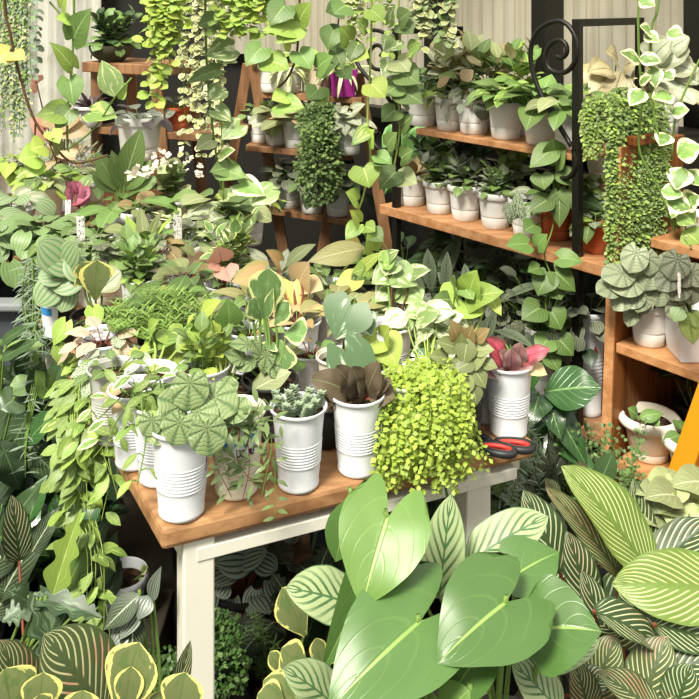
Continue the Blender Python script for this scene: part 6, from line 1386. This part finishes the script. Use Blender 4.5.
leafset(p, (('mid', 400, 20, 412, 12, 26), ('mid', 402, 24, 414, 34, 24), ('marble', 396, 40, 384, 52, 26), ('pale', 398, 60, 410, 72, 30), ('mid', 402, 72, 420, 84, 32), ('marble', 394, 64, 382, 76, 26), ('mid', 398, 86, 384, 96, 26), ('mid', 400, 90, 424, 104, 30), ('mid', 396, 110, 382, 122, 24), ('mid', 402, 126, 414, 116, 22), ('mid', 394, 150, 386, 138, 20), ('mid', 402, 158, 414, 150, 24), ('mid', 396, 172, 380, 190, 26), ('pale', 400, 176, 418, 184, 26), ('mid', 404, 132, 412, 128, 18), ('marble', 386, 20, 396, 6, 24), ('pothos', 410, 50, 422, 44, 22), ('mid', 408, 102, 396, 96, 22)), 2.1)
p.done()
p = hang('hanging_dischidia', 'small round-leaved strands hanging at the top beside the left scroll', 355, 2.9)
for k in range(11):
    x = R.uniform(345, 392); y1 = R.uniform(20, 70)
    p.vine('dischidia', 'round', [p.top, at(x, -40, 2.85), at(x, y1 * .5, 2.84), at(x + R.uniform(-5, 5), y1, 2.84)], .03, .026, sr=.0008, pet=.006, hang=.4, pairs=True, nv=5, nu=3, skip=.25, mats=['dischidia', 'lime'])
p.done()
p = hang('hanging_dischidia', 'trailing strands with round pale leaves at top behind the iron stand', 425, 3.0)
for k in range(14):
    x = R.uniform(408, 452); y1 = R.uniform(15, 60)
    p.vine('dischidia', 'round', [p.top, at(x, -40, 2.95), at(x, y1 * .5, 2.94), at(x + R.uniform(-5, 5), y1, 2.94)], .034, .03, sr=.001, pet=.006, hang=.4, pairs=True, nv=5, nu=3, skip=.25, mats=['dischidia', 'mid', 'pale'])
p.done()
p = hang('hanging_rhipsalis', 'veil of fine green threads hanging at the top left corner', 12, 2.7, ps=1.4)
for k in range(46):
    x = R.uniform(-12, 30); y1 = R.uniform(85, 140) - max(0, x - 18) * 2.
    p.vine('dischidia' if k % 3 else 'string', 'bead', [p.top, at(x, -40, 2.62), at(x + R.uniform(-2, 2), y1 * .5, 2.6), at(x + R.uniform(-4, 4), y1, 2.6)], .022, .016, sr=.0011, pet=.002, hang=.5, pairs=True, nv=3, nu=3, skip=.2, mats=['string', 'dischidia', 'fern'])
p.done()
p = hang('hanging_dischidia', 'single thin beaded strand hanging in front of the white cloth', 38, 3.0, ps=.8)
p.vine('string', 'round', [p.top, at(38, -30, 2.95), at(37, 40, 2.95), at(35, 78, 2.95)], .03, .026, sr=.001, pet=.004, pairs=True, nv=5, nu=3); p.done()
p = hang('hanging_pothos', 'white-variegated pothos vines hanging at the right side of the picture', 650, 1.85)
strand(p, ((640, -20), (639, 40), (642, 100), (640, 150), (660, 190), (672, 222)), 1.82, .003); strand(p, ((660, -20), (652, 30), (652, 90), (660, 140), (684, 220), (692, 250)), 1.78, .003); strand(p, ((720, 20), (700, 60), (686, 90), (676, 118), (672, 160)), 1.8, .003)
leafset(p, (('njoy', 652, 34, 640, 26, 18), ('njoy', 645, 34, 660, 42, 16), ('njoy', 668, 32, 684, 36, 20), ('njoy', 640, 62, 620, 52, 18), ('njoy', 640, 58, 662, 62, 18), ('njoy', 654, 66, 656, 88, 18), ('njoy', 664, 72, 674, 80, 18), ('njoy', 672, 96, 652, 98, 24), ('njoy', 678, 155, 702, 146, 30), ('njoy', 668, 134, 660, 146, 20), ('njoy', 684, 168, 676, 190, 26), ('njoy', 688, 170, 700, 186, 20), ('njoy', 662, 190, 684, 196, 20), ('njoy', 668, 200, 692, 210, 26), ('njoy', 684, 205, 700, 196, 26), ('njoy', 672, 112, 690, 110, 20), ('njoy', 640, 0, 656, 6, 18), ('njoy', 644, 90, 630, 106, 20), ('lime', 684, 230, 700, 244, 26), ('njoy', 692, 246, 684, 236, 14), ('njoy', 640, 84, 652, 76, 12), ('pothos', 680, 212, 696, 224, 26)), 1.78, 'ovate')
p.done()
# thick extra tendrils right of the A-frame
p = hang('hanging_philodendron', 'dark heart-leaved philodendron strand hanging in front of the A-frame top board', 335, 2.3)
strand(p, ((340, -20), (338, 30), (332, 60), (318, 96)), 2.26, .0025, M_BARK)
leafset(p, (('dark', 332, 60, 320, 70, 22), ('heart', 336, 44, 350, 52, 22), ('heart', 318, 90, 308, 100, 24), ('dark', 340, 30, 326, 40, 22), ('pothos', 318, 92, 326, 106, 22), ('heart', 342, 70, 352, 80, 18), ('heart', 340, 10, 326, 12, 26)), 2.24)
p.done()
for p in Plant.ALL:
    p.done(); o = p.root; x, y, z = p.p
    if 'group' in o: continue
    n = o.name
    o['group'] = ('vines hanging from the beams overhead' if n.startswith('hanging') and z > 1.5 else 'pots on the upper iron shelf' if abs(z - zU) < .02 and y < 3.5 else 'pots on the middle iron shelf' if abs(z - zM) < .004 and x > .1
        else 'potted plants crowded on the display table' if abs(z - ZT) < .01 else 'foliage plants on the back bench' if abs(z - .736) < .02 and y > 2.3 else 'pots on the A-frame stand' if y > 3.7 and -.5 < x < .2
        else 'pots on the stool' if y > 3.5 and x < -.5 else 'pots on the bookcase boards' if x > .75 and z > .3 and y < 2.6 else 'plants in the shade under the middle shelf' if abs(z - zL) < .01 and y > 2.2 else 'plants standing on the floor around the table')
# ================================================================ light and camera
sc = bpy.context.scene
wd = bpy.data.worlds.new('bright_overcast_sky'); sc.world = wd; wd.use_nodes = True
nt = wd.node_tree; nt.nodes.clear()
bg = nt.nodes.new('ShaderNodeBackground'); ou = nt.nodes.new('ShaderNodeOutputWorld')
tc = nt.nodes.new('ShaderNodeTexCoord'); sx = nt.nodes.new('ShaderNodeSeparateXYZ'); mr = nt.nodes.new('ShaderNodeMapRange')
nt.links.new(tc.outputs['Generated'], sx.inputs[0]); nt.links.new(sx.outputs[2], mr.inputs[0])
mr.inputs['From Min'].default_value = -.1; mr.inputs['From Max'].default_value = .9; mr.inputs['To Min'].default_value = .32; mr.inputs['To Max'].default_value = 1.15
bg.inputs[0].default_value = (1., .985, .93, 1); nt.links.new(mr.outputs[0], bg.inputs[1]); nt.links.new(bg.outputs[0], ou.inputs[0])
sd = bpy.data.lights.new('hazy_sun', 'SUN'); sd.energy = 4.6; sd.angle = math.radians(16); sd.color = (1., .95, .82)
so = bpy.data.objects.new('hazy_sun', sd); C.objects.link(so); so.rotation_euler = (math.radians(31), math.radians(-20), 0)
cd = bpy.data.cameras.new('camera'); cd.sensor_fit = 'HORIZONTAL'; cd.sensor_width = 36.; cd.lens = 36. * F / 699.
cd.shift_y = -.5; cd.clip_start = .02
co = bpy.data.objects.new('camera', cd); C.objects.link(co); co.location = (0, 0, HC); co.rotation_euler = (PI / 2, 0, 0)
sc.camera = co
sc.view_settings.view_transform = 'Standard'; sc.view_settings.look = 'None'; sc.view_settings.gamma = 1.; sc.view_settings.use_curve_mapping = False
sc.view_settings.exposure = .44
sc.cycles.max_bounces = 8; sc.cycles.diffuse_bounces = 3; sc.cycles.transmission_bounces = 4
